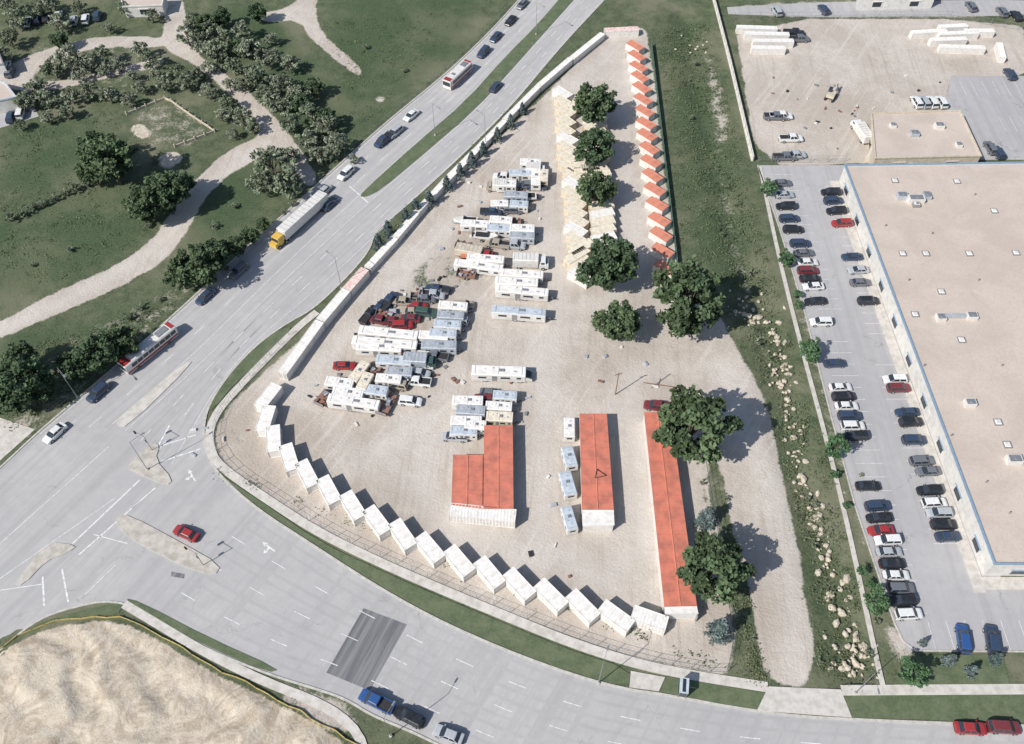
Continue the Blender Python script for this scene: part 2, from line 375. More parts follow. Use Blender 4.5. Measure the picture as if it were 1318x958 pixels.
inU=chaikin(GL([(150,545),(245,465),(350,360),(462,255),(530,192),(600,133),(650,78),(690,38),(725,0),(755,-35)]))
inL=chaikin(GL([(158,552),(255,470),(355,368),(472,260),(540,203),(610,143),(660,88),(700,43),(738,0),(770,-35)]))
oU=chaikin(GL([(45,560),(110,505),(160,462),(230,400),(300,335),(350,290),(400,245),(430,218),(500,155),(560,107),(610,62),(660,10),(690,-30)]))
oL=chaikin(GL([(225,600),(300,465),(420,365),(490,300),(540,250),(600,197),(660,135),(720,62),(778,0),(810,-35)]))
sT=chaikin(GL([(330,655),(400,700),(480,752),(560,797),(650,837),(740,870),(808,888),(975,917),(1318,932)]))
sB=chaikin(GL([(200,800),(270,838),(350,870),(430,893),(530,942),(620,985),(720,1020),(950,1070),(1318,1090)]))
def lerp(A,B,t,n=120): return resn(A,n)*(1-t)+resn(B,n)*t
lane=MB(M_LANE)
for A,B in ((inU,oU),(inL,oL),(sT,sB)):
    for t in ((.18,.5,.82) if A is not sT else (.12,.37,.62,.87)):
        P=lerp(A,B,t); flatband(lane,P,.5,.026,0,.85); flatband(lane,P,.5,.026,0,-.85)
for q in [[(331,801),(360,814)],[(360,814),(362,819)],[(362,819),(332,806)],[(332,806),(331,801)]]: flatband(lane,GL(q),.12,.03)
obj('road_wheel_tracks',lane.mesh('road_wheel_tracks'))
lm=MB(M_LINE)
def dashed(P,w=.13,d=3.,g=6.,z=.034):
    P=resample(P,.75); nd=int(d/.75); ng=int(g/.75); i=0
    while i+nd<len(P): flatband(lm,P[i:i+nd+1],w,z); i+=nd+ng
def solid(P,w=.12,z=.034): flatband(lm,resample(P,1.5),w,z)
for A,B in ((inU,oU),(inL,oL)):
    dashed(lerp(A,B,.34)); dashed(lerp(A,B,.66)); solid(lerp(A,B,.05),.1)
    solid(lerp(A,B,.94),.1)
dashed(lerp(sT,sB,.26)); dashed(lerp(sT,sB,.76)); dashed(lerp(sT,sB,.50),.12,3,6)
for a,b,w in [((85,708),(180,618),.25),((102,714),(200,628),.25),((55,742),(57,780),.3),((80,733),(88,775),.3),((195,578),(252,560),.25),((208,594),(258,578),.25),((218,548),(196,588),.3),
   ((170,655),(182,645),.2),((120,688),(165,700),.15),((110,765),(148,728),.14),((0,745),(150,640),.12),((0,700),(140,575),.12),((0,760),(55,752),.14),((450,240),(475,262),.3)]:
    solid(GL([a,b]),w)
def arrow(px,py,dx,dy):
    x,y=G(px,py); x2,y2=G(px+dx,py+dy); a=math.atan2(y2-y,x2-x); c,s=math.cos(a),math.sin(a)
    tr=lambda L:[(x+u*c-v*s,y+u*s+v*c,.034) for u,v in L]
    lm.add(tr([(-1.5,-.12),(.6,-.12),(.6,.12),(-1.5,.12)]),[(0,1,2,3)]); lm.add(tr([(.6,-.45),(1.5,0),(.6,.45)]),[(0,1,2)])
    lm.add(tr([(-.4,.12),(0,.12),(0,.8),(-.4,.8)]),[(0,1,2,3)]); lm.add(tr([(-.6,.8),(.3,.8),(-.15,1.4)]),[(0,1,2)])
arrow(247,612,-6,-10); arrow(346,704,-8,-6)
m,nt,p=base('asphalt_patch',.9); M_PATCH=m; co=coord(nt)
a0=G(468,783);a1=G(420,866); ra=math.atan2(a1[1]-a0[1],a1[0]-a0[0])
c=mixc(nt,sstep(nt,noise(nt,stretched(nt,co,ra,.04,1.3),1.,5,.7,.2),.35,.68),(.125,.125,.135),(.25,.245,.245))
c=mixc(nt,mth(nt,'MULTIPLY',sstep(nt,noise(nt,co,3,4),.45,.7),.3),c,(.20,.20,.20)); nt.links.new(c,p.inputs['Base Color'])
sheet('asphalt_patch',GL([(468,783),(524,804),(476,889),(420,866)]),.03,M_PATCH)
sheet('drain_cover',GL([(221,736),(238,739),(237,745),(220,742)]),.03,M_PATCH)
def island(l,n=1,m=M_ISL): 
    P=poly(l,n); slab('traffic_island',P,0,.16,m,None,M_KERB)
island([(198,570),(165,598),(168,606),(215,626),(223,618),(200,592),(206,574)])
island([(152,664),(168,664),(230,697),(285,728),(276,742),(232,728),(168,694),(150,675)])
island([(18,752),(62,698),(100,702),(88,712),(60,722),(30,754)])
island([(148,548),(158,534),(238,467),(250,466),(165,550)],1,M_CONC)
med=poly([(462,253),(475,240),(530,190),(600,130),(650,74),(690,34),(722,-3),(750,-38),(772,-38),(737,2),(700,43),(660,88),(610,143),(540,203),(490,245),(470,255)],1)
slab('median_strip',med,0,.15,M_GRASS,None,M_KERB)
slab('verge_lawn',poly([(375,420),(345,431),(305,470),(278,505),(266,530),(276,526),(300,497),(337,463),(372,428)]),0,.13,M_GRASS)
slab('verge_lawn',chaikin(GL([(276,606),(300,622),(345,652),(410,697),(490,735),(570,770),(650,803),(730,836),(812,862),(809,886),(740,867),(650,834),(560,794),(480,749),(400,697),(335,655)]),1,True),0,.13,M_GRASS)
slab('verge_lawn',GL([(858,871),(985,892),(975,915),(850,891)]),0,.13,M_GRASS)
slab('verge_lawn',GL([(1086,895),(1400,893),(1400,932),(1095,924)]),0,.13,M_GRASS)
slab('verge_lawn',chaikin(GL([(158,770),(180,775),(270,822),(360,862),(345,866),(270,834),(200,798)]),1,True),0,.13,M_GRASS)
slab('verge_lawn',GL([(1160,845),(1290,842),(1300,882),(1150,884)]),0,.13,M_GRASS)
slab('verge_lawn',chaikin(GL([(0,840),(40,806),(90,790),(150,776),(160,780),(150,792),(80,800),(30,822),(0,848)]),1,True),0,.12,M_GRASS)
sw=MB(M_CONC)
def walk(l,w): band(sw,resample(chaikin(GL(l),2),2.),w,0,.15)
walk([(408,402),(385,420),(345,460),(306,500),(277,533),(268,560),(273,588),(290,606),(345,644),(410,686),(490,725),(570,760),(650,793),(730,826),(812,853),(880,868),(988,885)],1.6)
walk([(1083,889),(1400,887)],1.6)
walk([(918,0),(940,85),(968,208)],.5)
walk([(978,215),(1002,330),(1032,450),(1062,560),(1092,680),(1128,850),(1136,882)],.8)
walk([(160,778),(210,808),(260,838),(340,878),(420,908),(460,940),(470,970)],1.4)
obj('sidewalk',sw.mesh('sidewalk'))
slab('driveway_apron',GL([(989,884),(1082,888),(1096,924),(974,915)]),0,.16,M_CONC)
slab('driveway_apron',GL([(812,864),(856,872),(848,890),(810,885)]),0,.145,M_CONC)
slab('concrete_pad',GL([(-30,528),(45,553),(-30,620)]),-.1,.05,M_CONC)
slab('concrete_pad',poly([(167,163),(184,159),(195,175),(180,179)]),-.1,.05,M_TAN)
slab('concrete_pad',poly([(200,203),(226,194),(238,206),(212,218)]),-.1,.05,M_TAN)
LOT=[(975,213),(1095,213),(1290,748),(1450,748),(1450,840),(1168,838),(1150,800),(1100,650),(1068,530),(1035,400),(1005,300)]
sheet('parking_lot',GL(LOT),.03,M_LOT)
lk=MB(M_KERB); band(lk,resample(GL([(975,213),(1005,300),(1035,400),(1068,530),(1100,650),(1150,800),(1168,838),(1450,840)]),3),.25,0,.15)
obj('parking_lot_kerb',lk.mesh('parking_lot_kerb'))
sheet('parking_lot',GL([(1225,98),(1400,98),(1400,206),(1255,206),(1215,140)]),.03,M_LOT)
sheet('parking_lot',GL([(-60,108),(0,118),(45,140),(50,150),(0,165),(-60,170)]),.02,M_LOT)
sheet('access_road',chaikin(GL([(935,5),(1400,-2),(1400,20),(938,23)]),1,True),.02,M_LOT)
def stalls(P0,P1,dx,sp=2.75):
    P=resample([P0,P1],sp)
    for x,y in P: flatband(lm,[(x,y),(x+dx,y)],.08,.038)
stalls(G(992,225),G(1052,398)[0:2],5.2); stalls(G(1059,440),G(1152,790),5.2)
stalls(G(1090,240),G(1150,430),-5.2); stalls(G(1160,470),G(1240,700),-5.2)
for px in range(1205,1330,24):
    x,y=G(px,838); flatband(lm,[(x,y),(x,y+5)],.08,.038)
for px in range(1235,1400,14):
    x,y=G(px,105); flatband(lm,[(x,y),(x,y-6)],.08,.038)
for px in range(1285,1400,14):
    x,y=G(px,150); flatband(lm,[(x,y),(x,y-6)],.08,.038)
obj('road_markings',lm.mesh('road_markings'))

# ------------------------------------------------------------ vegetation
def rnd_dirs(n): 
    v=rng.normal(size=(n,3)); return v/np.linalg.norm(v,axis=1)[:,None]
def leafquads(C,size,tint):
    n=len(C); a=rnd_dirs(n); a[:,2]=np.abs(a[:,2])+.35; a/=np.linalg.norm(a,axis=1)[:,None]
    b=np.cross(a,rnd_dirs(n)); b/=np.linalg.norm(b,axis=1)[:,None]+1e-9; c=np.cross(a,b)
    s=(size*rng.uniform(.6,1.3,n))[:,None]
    V=np.stack([C-b*s-c*s*.6,C+b*s-c*s*.6,C+b*s*.7+c*s*.6,C-b*s*.7+c*s*.6],1).reshape(-1,3)
    return V,np.repeat(tint,4)
def tube(V,Fc,p0,p1,r0,r1,n=7):
    p0,p1=np.array(p0,float),np.array(p1,float); d=p1-p0; d/=np.linalg.norm(d)
    u=np.cross(d,[.3,.9,.1]); u/=np.linalg.norm(u); w=np.cross(d,u); b=len(V)
    for p,r in ((p0,r0),(p1,r1)):
        for i in range(n):
            a=2*math.pi*i/n; V.append(tuple(p+(u*math.cos(a)+w*math.sin(a))*r))
    for i in range(n): Fc.append((b+i,b+(i+1)%n,b+n+(i+1)%n,b+n+i))
def tree_mesh(name,leaf,R=4.,Ht=9.,ncl=75,nl=60,ls=.26,spruce=False):
    TV,TF=[],[]
    hc=Ht*.60; rz=Ht*.38
    cc=[]
    lob=rng.uniform(.75,1.12,9)
    while len(cc)<ncl:
        d=rnd_dirs(1)[0]; r=rng.uniform(.25,1)**.5
        az=(math.atan2(d[1],d[0])/(2*math.pi)+.5)*9; k=lob[int(az)%9]*(1-az%1)+lob[(int(az)+1)%9]*(az%1)
        if spruce:
            z=rng.uniform(.08,1); rr=R*(1-z)**.8*rng.uniform(.5,1.05); a=rng.uniform(0,6.28)
            cc.append((rr*math.cos(a),rr*math.sin(a),z*Ht)); continue
        c=np.array([d[0]*R*r*k,d[1]*R*r*k,hc+d[2]*rz*r*(.85+.15*k)])
        if c[2]<Ht*.2: continue
        cc.append(tuple(c))
    cc=np.array(cc)
    if spruce:
        tube(TV,TF,(0,0,0),(0,0,Ht*.95),.16,.03)
    else:
        tube(TV,TF,(0,0,-.1),(.1,.05,hc*.5),.26,.2); tube(TV,TF,(.1,.05,hc*.5),(0,0,hc*1.25),.2,.06)
        for i in range(11):
            c=cc[rng.integers(ncl)]; z0=rng.uniform(hc*.35,hc*.8); tube(TV,TF,(.05,.03,z0),tuple(c),.1,.025,5)
    nt_=len(TV)
    rc=R*.21 if not spruce else R*.22
    C=[];T=[]
    for c in cc:
        n=int(nl*rng.uniform(.6,1.3)); rad=rc*rng.uniform(.7,1.35)
        d=rnd_dirs(n)*(rng.uniform(.2,1,n)**.5)[:,None]*rad*np.array([1,1,.7])
        C.append(c+d); t=rng.uniform(.55,1.35); T.append(np.full(n,t)*rng.uniform(.8,1.2,n))
    C=np.concatenate(C);T=np.concatenate(T)
    LV,LT=leafquads(C,ls,T)
    V=TV+[tuple(v) for v in LV]; q=len(LV)//4
    Fc=TF+[(nt_+4*i,nt_+4*i+1,nt_+4*i+2,nt_+4*i+3) for i in range(q)]
    me=mesh(name,V,Fc,[M_BARK,leaf],[0]*len(TF)+[1]*q)
    ca=me.color_attributes.new('tint','FLOAT_COLOR','POINT')
    t=np.r_[np.ones(nt_),LT]; ca.data.foreach_set('color',np.stack([t,t,t,np.ones_like(t)],-1).astype(np.float32).ravel())
    return me
TD=[tree_mesh('deciduous_tree',M_LEAF) for _ in range(5)]
TO=[tree_mesh('grey_leaved_tree',M_LEAF2,Ht=7.,ncl=38,nl=32,ls=.30) for _ in range(5)]
TF_=[tree_mesh('young_tree',M_LEAF3,ncl=45,nl=50,ls=.27) for _ in range(2)]
TS=[tree_mesh('spruce_tree',M_NEED,R=2.2,Ht=7,ncl=110,nl=22,ls=.18,spruce=True) for _ in range(2)]
TB=[tree_mesh('shrub',M_LEAF2,R=2.,Ht=2.4,ncl=22,nl=30,ls=.18) for _ in range(2)]
def tree(pool,name,px,py,rpx,baseR,Ht):
    k=rpx/scl(py)/baseR; h=k*Ht
    x,y=G(px,py,h*.6 if 'shrub' not in name else .8)
    sz=k*random.uniform(.92,1.08)
    obj(name,random.choice(pool),(x,y,0),random.uniform(0,6.28),(k*random.uniform(.93,1.07),k*random.uniform(.93,1.07),sz))
for a in [(765,131,29),(765,187,27),(768,241,25),(783,338,38),(885,385,46),(795,412,29),(893,548,48),(918,730,42),
   (140,203,33),(210,245,30),(185,262,26),(250,340,30),(272,328,22),(22,487,38),(12,512,26),(48,500,22),(122,455,28),(152,438,24),(95,470,22),(30,460,20),(125,190,24),(118,218,20),(232,235,18),(303,318,14),(322,302,13),(232,355,18),(338,288,10),
   (285,20,14),(330,15,13),(405,110,13),(385,130,13),(265,30,13),(310,60,13),(420,150,12),(75,50,12)]:
    tree(TD,'deciduous_tree',*a,4.2,9)
for a in [(990,241,13),(1012,332,13),(1043,449,17),(1078,574,18),(1130,773,20),(1176,866,21),(1027,378,7),(1028,392,7),(1074,611,7),(1090,650,6),(1110,735,8),(1120,752,8)]:
    tree(TF_,'young_tree',*a,4.2,9)
for a in [(928,808,17),(912,662,14),(905,668,10)]: tree(TS,'spruce_tree',*a,2.3,7)
for a in [(1222,851,9),(1250,864,9),(1282,849,9),(1188,828,6)]+[(500,298,9),(487,314,9),(522,280,8),(535,268,8),(552,257,9),(575,238,8),(592,222,8),(607,208,8),(622,194,7),(640,176,7),(657,158,7),(672,142,6)]:
    tree(TS,'spruce_tree',*a,2.3,4.5)
for a in [(240,45,15),(265,38,15),(290,52,16),(320,62,16),(345,75,16),(300,85,14),(330,97,16),(360,107,16),(385,122,16),(400,142,16),(418,160,15),(432,185,14),(350,132,14),(375,157,16),(395,178,14),(410,198,13),(272,62,14),(250,25,13),(310,38,13),(348,50,10),(372,82,12),(270,85,10),(295,108,10),
   (90,75,17),(112,80,14),(68,86,14),(130,70,13),(152,82,12),(40,116,13),(60,126,13),(90,122,14),(115,116,13),(30,132,12),(180,64,12),(192,76,12),(350,215,30),(368,240,20),(335,232,18),(372,200,14),(212,107,12),(240,102,13),(270,117,13),(292,132,13),(312,152,13),(228,92,11),(140,120,12),(165,128,10),(180,112,10),(325,165,10),
   (20,22,15),(45,12,12),(75,28,14),(62,5,13),(100,8,10),(12,50,12),(195,20,9),(160,10,10),(8,6,12),(140,35,9),(455,205,7),(60,150,10),(25,160,9),(85,145,10),(0,70,12),
   (255,60,11),(280,72,11),(310,108,10),(338,118,11),(365,140,11),(405,172,11),(425,200,9),(200,95,10),(255,92,10),(285,148,9),(300,172,8),(50,108,10),(100,98,10),(135,90,9),(170,98,9)]:
    tree(TO,'grey_leaved_tree',a[0],a[1],a[2]*random.uniform(1.,1.2),4.2,7)
for a in [(15,281,9),(28,275,8),(42,268,9),(56,262,8),(70,255,8),(84,248,8),(98,243,9),(110,237,8),(200,205,7),(190,290,6),(275,290,7),(90,320,6),(40,340,5),(300,265,6),(470,60,5),(520,90,5),(180,395,7),(165,408,7),(205,385,6),(60,515,7),(85,500,7),(290,345,6),(375,262,6),(365,272,5),
   (940,400,6),(975,440,6),(905,620,5),(935,640,6),(960,760,5),(970,820,5),(940,760,5),(1110,610,4),(1050,650,6),(1130,800,6),(1120,840,7),(1048,700,6),(1040,640,5),(1055,850,6),(965,350,6),(930,300,4),(890,150,4),(895,80,4)]:
    tree(TB,'shrub',*a,2.1,2.4)
WC=[];WT=[]
for l,n in [([(845,40),(912,30),(955,210),(990,330),(1020,450),(1060,570),(1128,850),(1130,880),(1062,882),(1035,720),(1008,600),(990,510),(960,455),(930,395),(905,350),(880,340)],1200),
  ([(945,690),(985,882),(960,870),(930,690)],120),([(100,430),(230,385),(330,305),(395,250),(330,300),(160,450),(10,560),(0,450)],250),([(0,170),(160,140),(230,225),(190,310),(60,365),(0,385)],300),([(415,30),(600,10),(450,190)],150),([(480,315),(560,248),(660,140),(665,145),(560,255),(500,322)],200),([(270,600),(950,862),(955,870),(280,610)],60)]:
    P=GL(l); bx=np.array(P); k=0
    while k<n:
        x=random.uniform(bx[:,0].min(),bx[:,0].max()); y=random.uniform(bx[:,1].min(),bx[:,1].max())
        if not inpoly(x,y,P): continue
        k+=1; m_=random.randint(6,20); r=random.uniform(.25,1.)
        d=min(math.hypot(x-a,y-b) for a,b in GL([(880,20),(915,180),(950,330),(985,400),(1005,500),(1025,600),(1060,720),(1090,820)]))
        WC.append(np.c_[rng.normal(x,r,m_),rng.normal(y,r,m_),rng.uniform(.0,.4,m_)-(.6 if d<4 else .1)]); WT.append(np.full(m_,random.uniform(.5,1.3)))
WV,WTi=leafquads(np.concatenate(WC),.14,np.concatenate(WT)); q=len(WV)//4
me=mesh('wild_weeds',[tuple(v) for v in WV],[(4*i,4*i+1,4*i+2,4*i+3) for i in range(q)],[M_WEED])
ca=me.color_attributes.new('tint','FLOAT_COLOR','POINT'); ca.data.foreach_set('color',np.stack([WTi]*3+[np.ones_like(WTi)],-1).astype(np.float32).ravel())
obj('wild_weeds',me)
bb=MB(M_ROCK)
def rock(x,y,z,r):
    bm=bmesh.new(); bmesh.ops.create_icosphere(bm,subdivisions=1,radius=r)
    sx,sy,a=random.uniform(.7,1.4),random.uniform(.6,1.1),random.uniform(0,3.14); c,s=math.cos(a),math.sin(a)
    V=[]
    for v in bm.verts:
        k=random.uniform(.8,1.15); X_,Y_=v.co.x*sx*k,v.co.y*sy*k; V.append((x+X_*c-Y_*s,y+X_*s+Y_*c,z+v.co.z*.6*k))
    bb.add(V,[[v.index for v in f.verts] for f in bm.faces]); bm.free()
RK=resample(GL([(950,402),(985,415),(1008,455),(1018,540),(1032,610),(1058,690),(1078,760),(1100,830),(1103,862)]),1.)
for x,y in RK:
    for _ in range(2):
        rr=random.uniform(.2,.75)**1.2*1.1; rock(x+random.gauss(0,1.2),y+random.gauss(0,.8),-.5+rr*.3,rr)
for px,py,n,s in [(965,400,30,3.),(1095,850,35,2.6),(1010,480,20,2),(905,60,10,3),(800,425,4,1)]:
    x,y=G(px,py)
    for _ in range(n): rock(x+random.gauss(0,s),y+random.gauss(0,s*.8),-.15,random.uniform(.25,.6))
obj('boulder_row',bb.mesh('boulder_row'))

# ------------------------------------------------------------ containers and buildings
def container(roof,side,L=6.06,W=2.44,Hc=2.6):
    b=MB(side,roof,M_GREY); n=int(L/.3); 
    top=[]; 
    for s in (-1,1):
        pts=[]
        for i in range(n+1):
            x=-L/2+.1+(L-.2)*i/n; pts.append((x,s*(W/2-(.03 if i%2 else .08))))
        top+= pts if s<0 else pts[::-1]
    m=len(top)
    b.add([(x,y,.14) for x,y in top]+[(x,y,Hc-.1) for x,y in top],[(i,(i+1)%m,m+(i+1)%m,m+i) for i in range(m)],0)
    for sy in (-1,1):
        b.box((0,sy*(W/2-.06),.1),(L-.24,.12,.14),0); b.box((0,sy*(W/2-.05),Hc-.06),(L-.24,.1,.12),1)
        for sx in (-1,1): b.box((sx*(L/2-.06),sy*(W/2-.06),Hc/2),(.12,.12,Hc),0)
    for sx in (-1,1): b.box((sx*(L/2-.05),0,Hc-.06),(.1,W-.24,.12),1); b.box((sx*(L/2-.05),0,.1),(.1,W-.24,.14),0)
    b.box((0,0,Hc-.09),(L-.2,W-.2,.06),1)
    k=int(L/.6)
    for i in range(k): b.box((-L/2+.4+(L-.8)*i/(k-1),0,Hc-.045),(.18,W-.4,.03),1)
    b.box((L/2-.09,0,Hc/2),(.06,W-.24,Hc-.3),0)
    for y in (-.75,-.35,.35,.75): b.cyl((L/2-.03,y,Hc/2),.025,Hc-.35,2,'z',6)
    return b.mesh('shipping_container')
C_W=container(M_WROOF,M_WHITE); C_W40=container(M_WROOF,M_WHITE,12.2); C_P40=container(M_PINK,M_WHITE,12.2)
C_R=container(M_RED2,M_WHITE); C_C=container(M_CROOF,M_CREAM)
def put(me,name,px,py,ang,z=0,sx=1.,sy=1.,zref=None,sz=1.):
    x,y=G(px,py,2. if zref is None else zref)
    return obj(name,me,(x,y,z),math.radians(ang),(sx,sy,sz))
def wang(px,py,dx,dy):
    a=G(px,py);b=G(px+dx,py+dy); return math.degrees(math.atan2(b[1]-a[1],b[0]-a[0]))
def rowline(l,step=12.4):
    P=GL(l,2.); 
    for i in range(len(P)-1):
        a,b=np.array(P[i]),np.array(P[i+1]); d=np.linalg.norm(b-a); n=max(1,round(d/12.4)); k=d/n/12.3
        for j in range(n):
            c=a+(b-a)*(j+.5)/n; A=math.atan2(b[1]-a[1],b[0]-a[0])
            yield c,A,k
for c,A,k in rowline([(822,36),(778,38)]): obj('shipping_container',C_P40,(c[0],c[1],0),A,(k,.85,.7))
for c,A,k in rowline([(776,41),(735,74),(693,110),(650,153),(612,192),(572,232),(535,272),(508,304),(472,343)]):
    obj('shipping_container',C_W40,(c[0]+random.uniform(-.12,.12),c[1],0),A,(k*.99,random.uniform(.60,.72),random.uniform(.62,.7)))
for i,(c,A,k) in enumerate(rowline([(470,346),(446,373),(412,413),(362,482)])):
    obj('shipping_container',C_P40 if i==0 else C_W40,(c[0],c[1],0),A,(k*.98,.85,.82))
saw=[(345,511,wang(345,511,16,-20)),(342,540,wang(342,540,7,-24)),(352,566,wang(352,566,-2,-26)),(372,590,wang(372,590,-9,-26)),(395,611,wang(395,611,-12,-25)),(423,632,wang(423,632,-14,-24)),(454,652,wang(454,652,-16,-25)),(485,671,wang(485,671,-18,-26)),(518,689,wang(518,689,-19,-26)),(553,706,wang(553,706,-20,-25)),(591,723,wang(591,723,-21,-25)),(630,738,wang(630,738,-22,-25)),(668,753,wang(668,753,-22,-25)),(709,767,wang(709,767,-23,-24)),(750,781,wang(750,781,-24,-23)),(793,794,wang(793,794,-26,-20)),(836,797,wang(836,797,-28,-10))]
for x,y,a in saw: put(C_W,'shipping_container',x,y-1,a+random.uniform(-2,2),sx=.95,sy=1.06,sz=.86)
for i,(x,y) in enumerate([(818,57),(820,70),(822,84),(824,97),(826,111),(828,126),(830,141),(832,157),(833,172),(836,189),(838,206),(840,224),(843,242),(846,261),(849,281),(851,300),(853,321),(857,343)]):
    put(C_R,'shipping_container',x,y,wang(x,y,-18,-11.5)+random.uniform(-3,3),zref=2.2,sx=.8,sz=.74)
for i in range(21):
    t=i/20; y=118+t*235; x=729+t*18-(4 if i<9 else 0)+random.uniform(-1.5,1.5)
    put(C_C if i%5 else C_W,'shipping_container',x,y,wang(x,y,-18,-11)+random.uniform(-5,5),sx=.85,sz=.74)
for i in range(17):
    t=i/16; y=150+t*165; x=766+t*12
    if abs(y-215)<6: continue
    put(C_C if i%3 else C_W,'shipping_container',x,y,wang(x,y,18,-4)+random.uniform(-4,4),sx=.9,sz=.74)
for x,y,a in [(752,212,10),(756,218,12),(765,215,8),(742,328,40),(748,318,35),(742,132,70)]: put(C_C,'shipping_container',x,y,a,sz=.8)

def ab(p,q,t): return (p[0]+(q[0]-p[0])*t,p[1]+(q[1]-p[1])*t)
def inset(P,d):
    c=np.mean(P,axis=0); return [tuple(np.array(p)+(c-np.array(p))/np.linalg.norm(c-np.array(p))*d) for p in P]
def storage(name,q,z=2.6,rib=2.44,roof=M_RED,mid=True):
    P=GL(q,z); root=obj(name,None)
    slab('walls',inset(P,.18),0,z-.1,M_WHITE,root); slab('roof',P,z-.098,z,roof,root)
    L=math.dist(P[0],P[3]); n=max(1,round(L/rib)); b=MB(M_GREY,roof,M_RED2)
    for i in range(n+1):
        a_,b_=ab(P[0],P[3],i/n),ab(P[1],P[2],i/n); band(b,[a_,b_],.10,z+.002,z+.07,1)
    if mid:
        band(b,[ab(P[0],P[1],.5),ab(P[3],P[2],.5)],.14,z+.003,z+.10,2)
    for (s,e) in ((P[0],P[3]),(P[1],P[2])):
        for i in range(n):
            c=ab(s,e,(i+.5)/n); A=math.atan2(e[1]-s[1],e[0]-s[0]); cx=np.mean([p[0] for p in P])
            b.box((c[0]+(.12 if c[0]<cx else -.12),c[1],1.15),(rib*.8,.14,2.2),0,A)
    obj('roof_ribs_and_doors',b.mesh('ribs'),parent=root); return root
storage('storage_building',[(623,548),(660,548),(661,655),(622,655)])
storage('storage_building',[(583,586),(621.5,586),(621,655),(581,650)],2.55)
storage('storage_building',[(746,533),(781,533),(790,656),(749,656)])
storage('storage_building',[(749,657),(790,657),(791,676),(750,677)],roof=M_WROOF,mid=False)
storage('storage_building',[(829,531),(863,531),(897,780),(855,781)],2.7)
storage('storage_building',[(855,782),(897,781),(899,790),(856,790)],2.6,roof=M_WROOF,mid=False)
x,y=G(773,610,2.8); b=MB(M_DARK)
for a1,a2 in (((-1,-.8),(1,-.3)),((1,-.3),(-.6,1)),((-.6,1),(-1,-.8))): band(b,[(x+a1[0],y+a1[1]),(x+a2[0],y+a2[1])],.1,2.7,2.78)
obj('roof_antenna_frame',b.mesh('roof_antenna_frame'))

def flatroof(name,q,z,wall=M_WALL,trim=M_BLUE):
    P=GL(q,z); 
    if area(P)<0: P=P[::-1]
    root=obj(name,None)
    slab('walls',P,0,z-.35,wall,root); slab('roof',inset(P,.35),z-.4,z-.32,M_ROOFG,root)
    b=MB(trim,M_GLASS,M_WHITE,M_GREY)
    n=len(P)
    for i in range(n):
        s,e=np.array(P[i]),np.array(P[(i+1)%n]); d=(e-s)/np.linalg.norm(e-s)
        band(b,[s+d*.2,e-d*.2],.30,z-.36,z,0)
        b.box((s[0],s[1],z-.16),(.38,.38,.36),0)
        Ln=np.linalg.norm(e-s); k=int(Ln/9); nn=np.array([d[1],-d[0]])
        for j in range(k):
            c=s+d*Ln*(j+.5)/k+nn*.03; A=math.atan2(d[1],d[0])
            b.box((c[0],c[1],1.5),(2.4,.08,1.3),1,A); b.box((c[0],c[1],2.45),(3.0,.4,.1),0,A)
            if j%3==0: b.box((c[0]+d[0]*2.7,c[1]+d[1]*2.7,1.1),(1.1,.09,2.2),2,A)
    obj('parapet_windows_doors',b.mesh('parapet'),parent=root)
    return root,P
ZB=5.0
root,PB=flatroof('retail_warehouse',[(1088,212),(1500,206),(1620,728),(1281,725)],ZB)
u=MB(M_WHITE,M_GREY,M_SILV)
def unit(px,py,sx,sy,h,m=0,z=ZB-.3):
    x,y=G(px,py,z+h); u.box((x,y,z+h/2),(sx,sy,h),m); u.box((x,y,z+h+.05),(sx*.8,sy*.8,.08),1 if m!=1 else 0)
    u.cyl((x+sx*.1,y,z+h+.12),min(sx,sy)*.28,.12,1,'z')
def skyl(px,py): 
    x,y=G(px,py,ZB); u.box((x,y,ZB-.17),(1.4,1.4,.3),1); u.box((x,y,ZB+.03),(1.2,1.2,.16),0,0,.7,.7)
for a in [(1152,232),(1232,233),(1280,271),(1162,326),(1192,326),(1248,326),(1308,325),(1212,375),(1238,437),(1178,404),(1285,543),(1297,572)]: skyl(*a)
unit(1250,517,2,1.4,1.); unit(1307,590,2.6,1.6,1.1); unit(1162,250,2.2,1.6,1.1,2); unit(1180,254,3.6,1.8,1.2); unit(1194,250,1.6,2.,.9,2)
x,y=G(1232,406,ZB+.2); u.box((x,y,ZB+.1),(8,.8,.5),2); unit(1212,407,1.8,1.6,.9); unit(1252,405,2,1.6,.9); unit(1180,262,1.5,1.2,.8,1)
for px,py in [(1140,290),(1200,300),(1260,360),(1190,470),(1290,470),(1225,560),(1270,620),(1300,660),(1170,360),(1255,250)]:
    x,y=G(px,py,ZB); u.cyl((x,y,ZB-.05),.14,.6,1,'z',8)
obj('rooftop_units',u.mesh('rooftop_units'),parent=root)
root2,_=flatroof('tow_depot_building',[(1122,146),(1236,142),(1263,200),(1127,203)],4.,M_TAN,M_TAN)
u=MB(M_WHITE,M_GREY,M_SILV); unit(1178,170,2,1.6,1.,2,3.65); unit(1210,160,2.2,1.6,1.,0,3.65); unit(1150,160,1.4,1.4,.7,0,3.65); unit(1235,185,1.4,1.4,.7,0,3.65)
obj('rooftop_units',u.mesh('rooftop_units2'),parent=root2)
b=MB(M_CONC); a_=G(1088,212,ZB); c_=G(1281,725,ZB)
band(b,[(a_[0]-1.2,a_[1]),(c_[0]-1.2,c_[1]-3)],2.,.03,.17); band(b,[(c_[0]-2.2,c_[1]-1.4),(c_[0]+40,c_[1]-1.4)],2.2,.03,.172); obj('building_walkway',b.mesh('building_walkway'))
flatroof('blue_roof_house',[(-20,100),(6,106),(20,124),(-20,132)],4.,M_WALL,M_BLUEG)
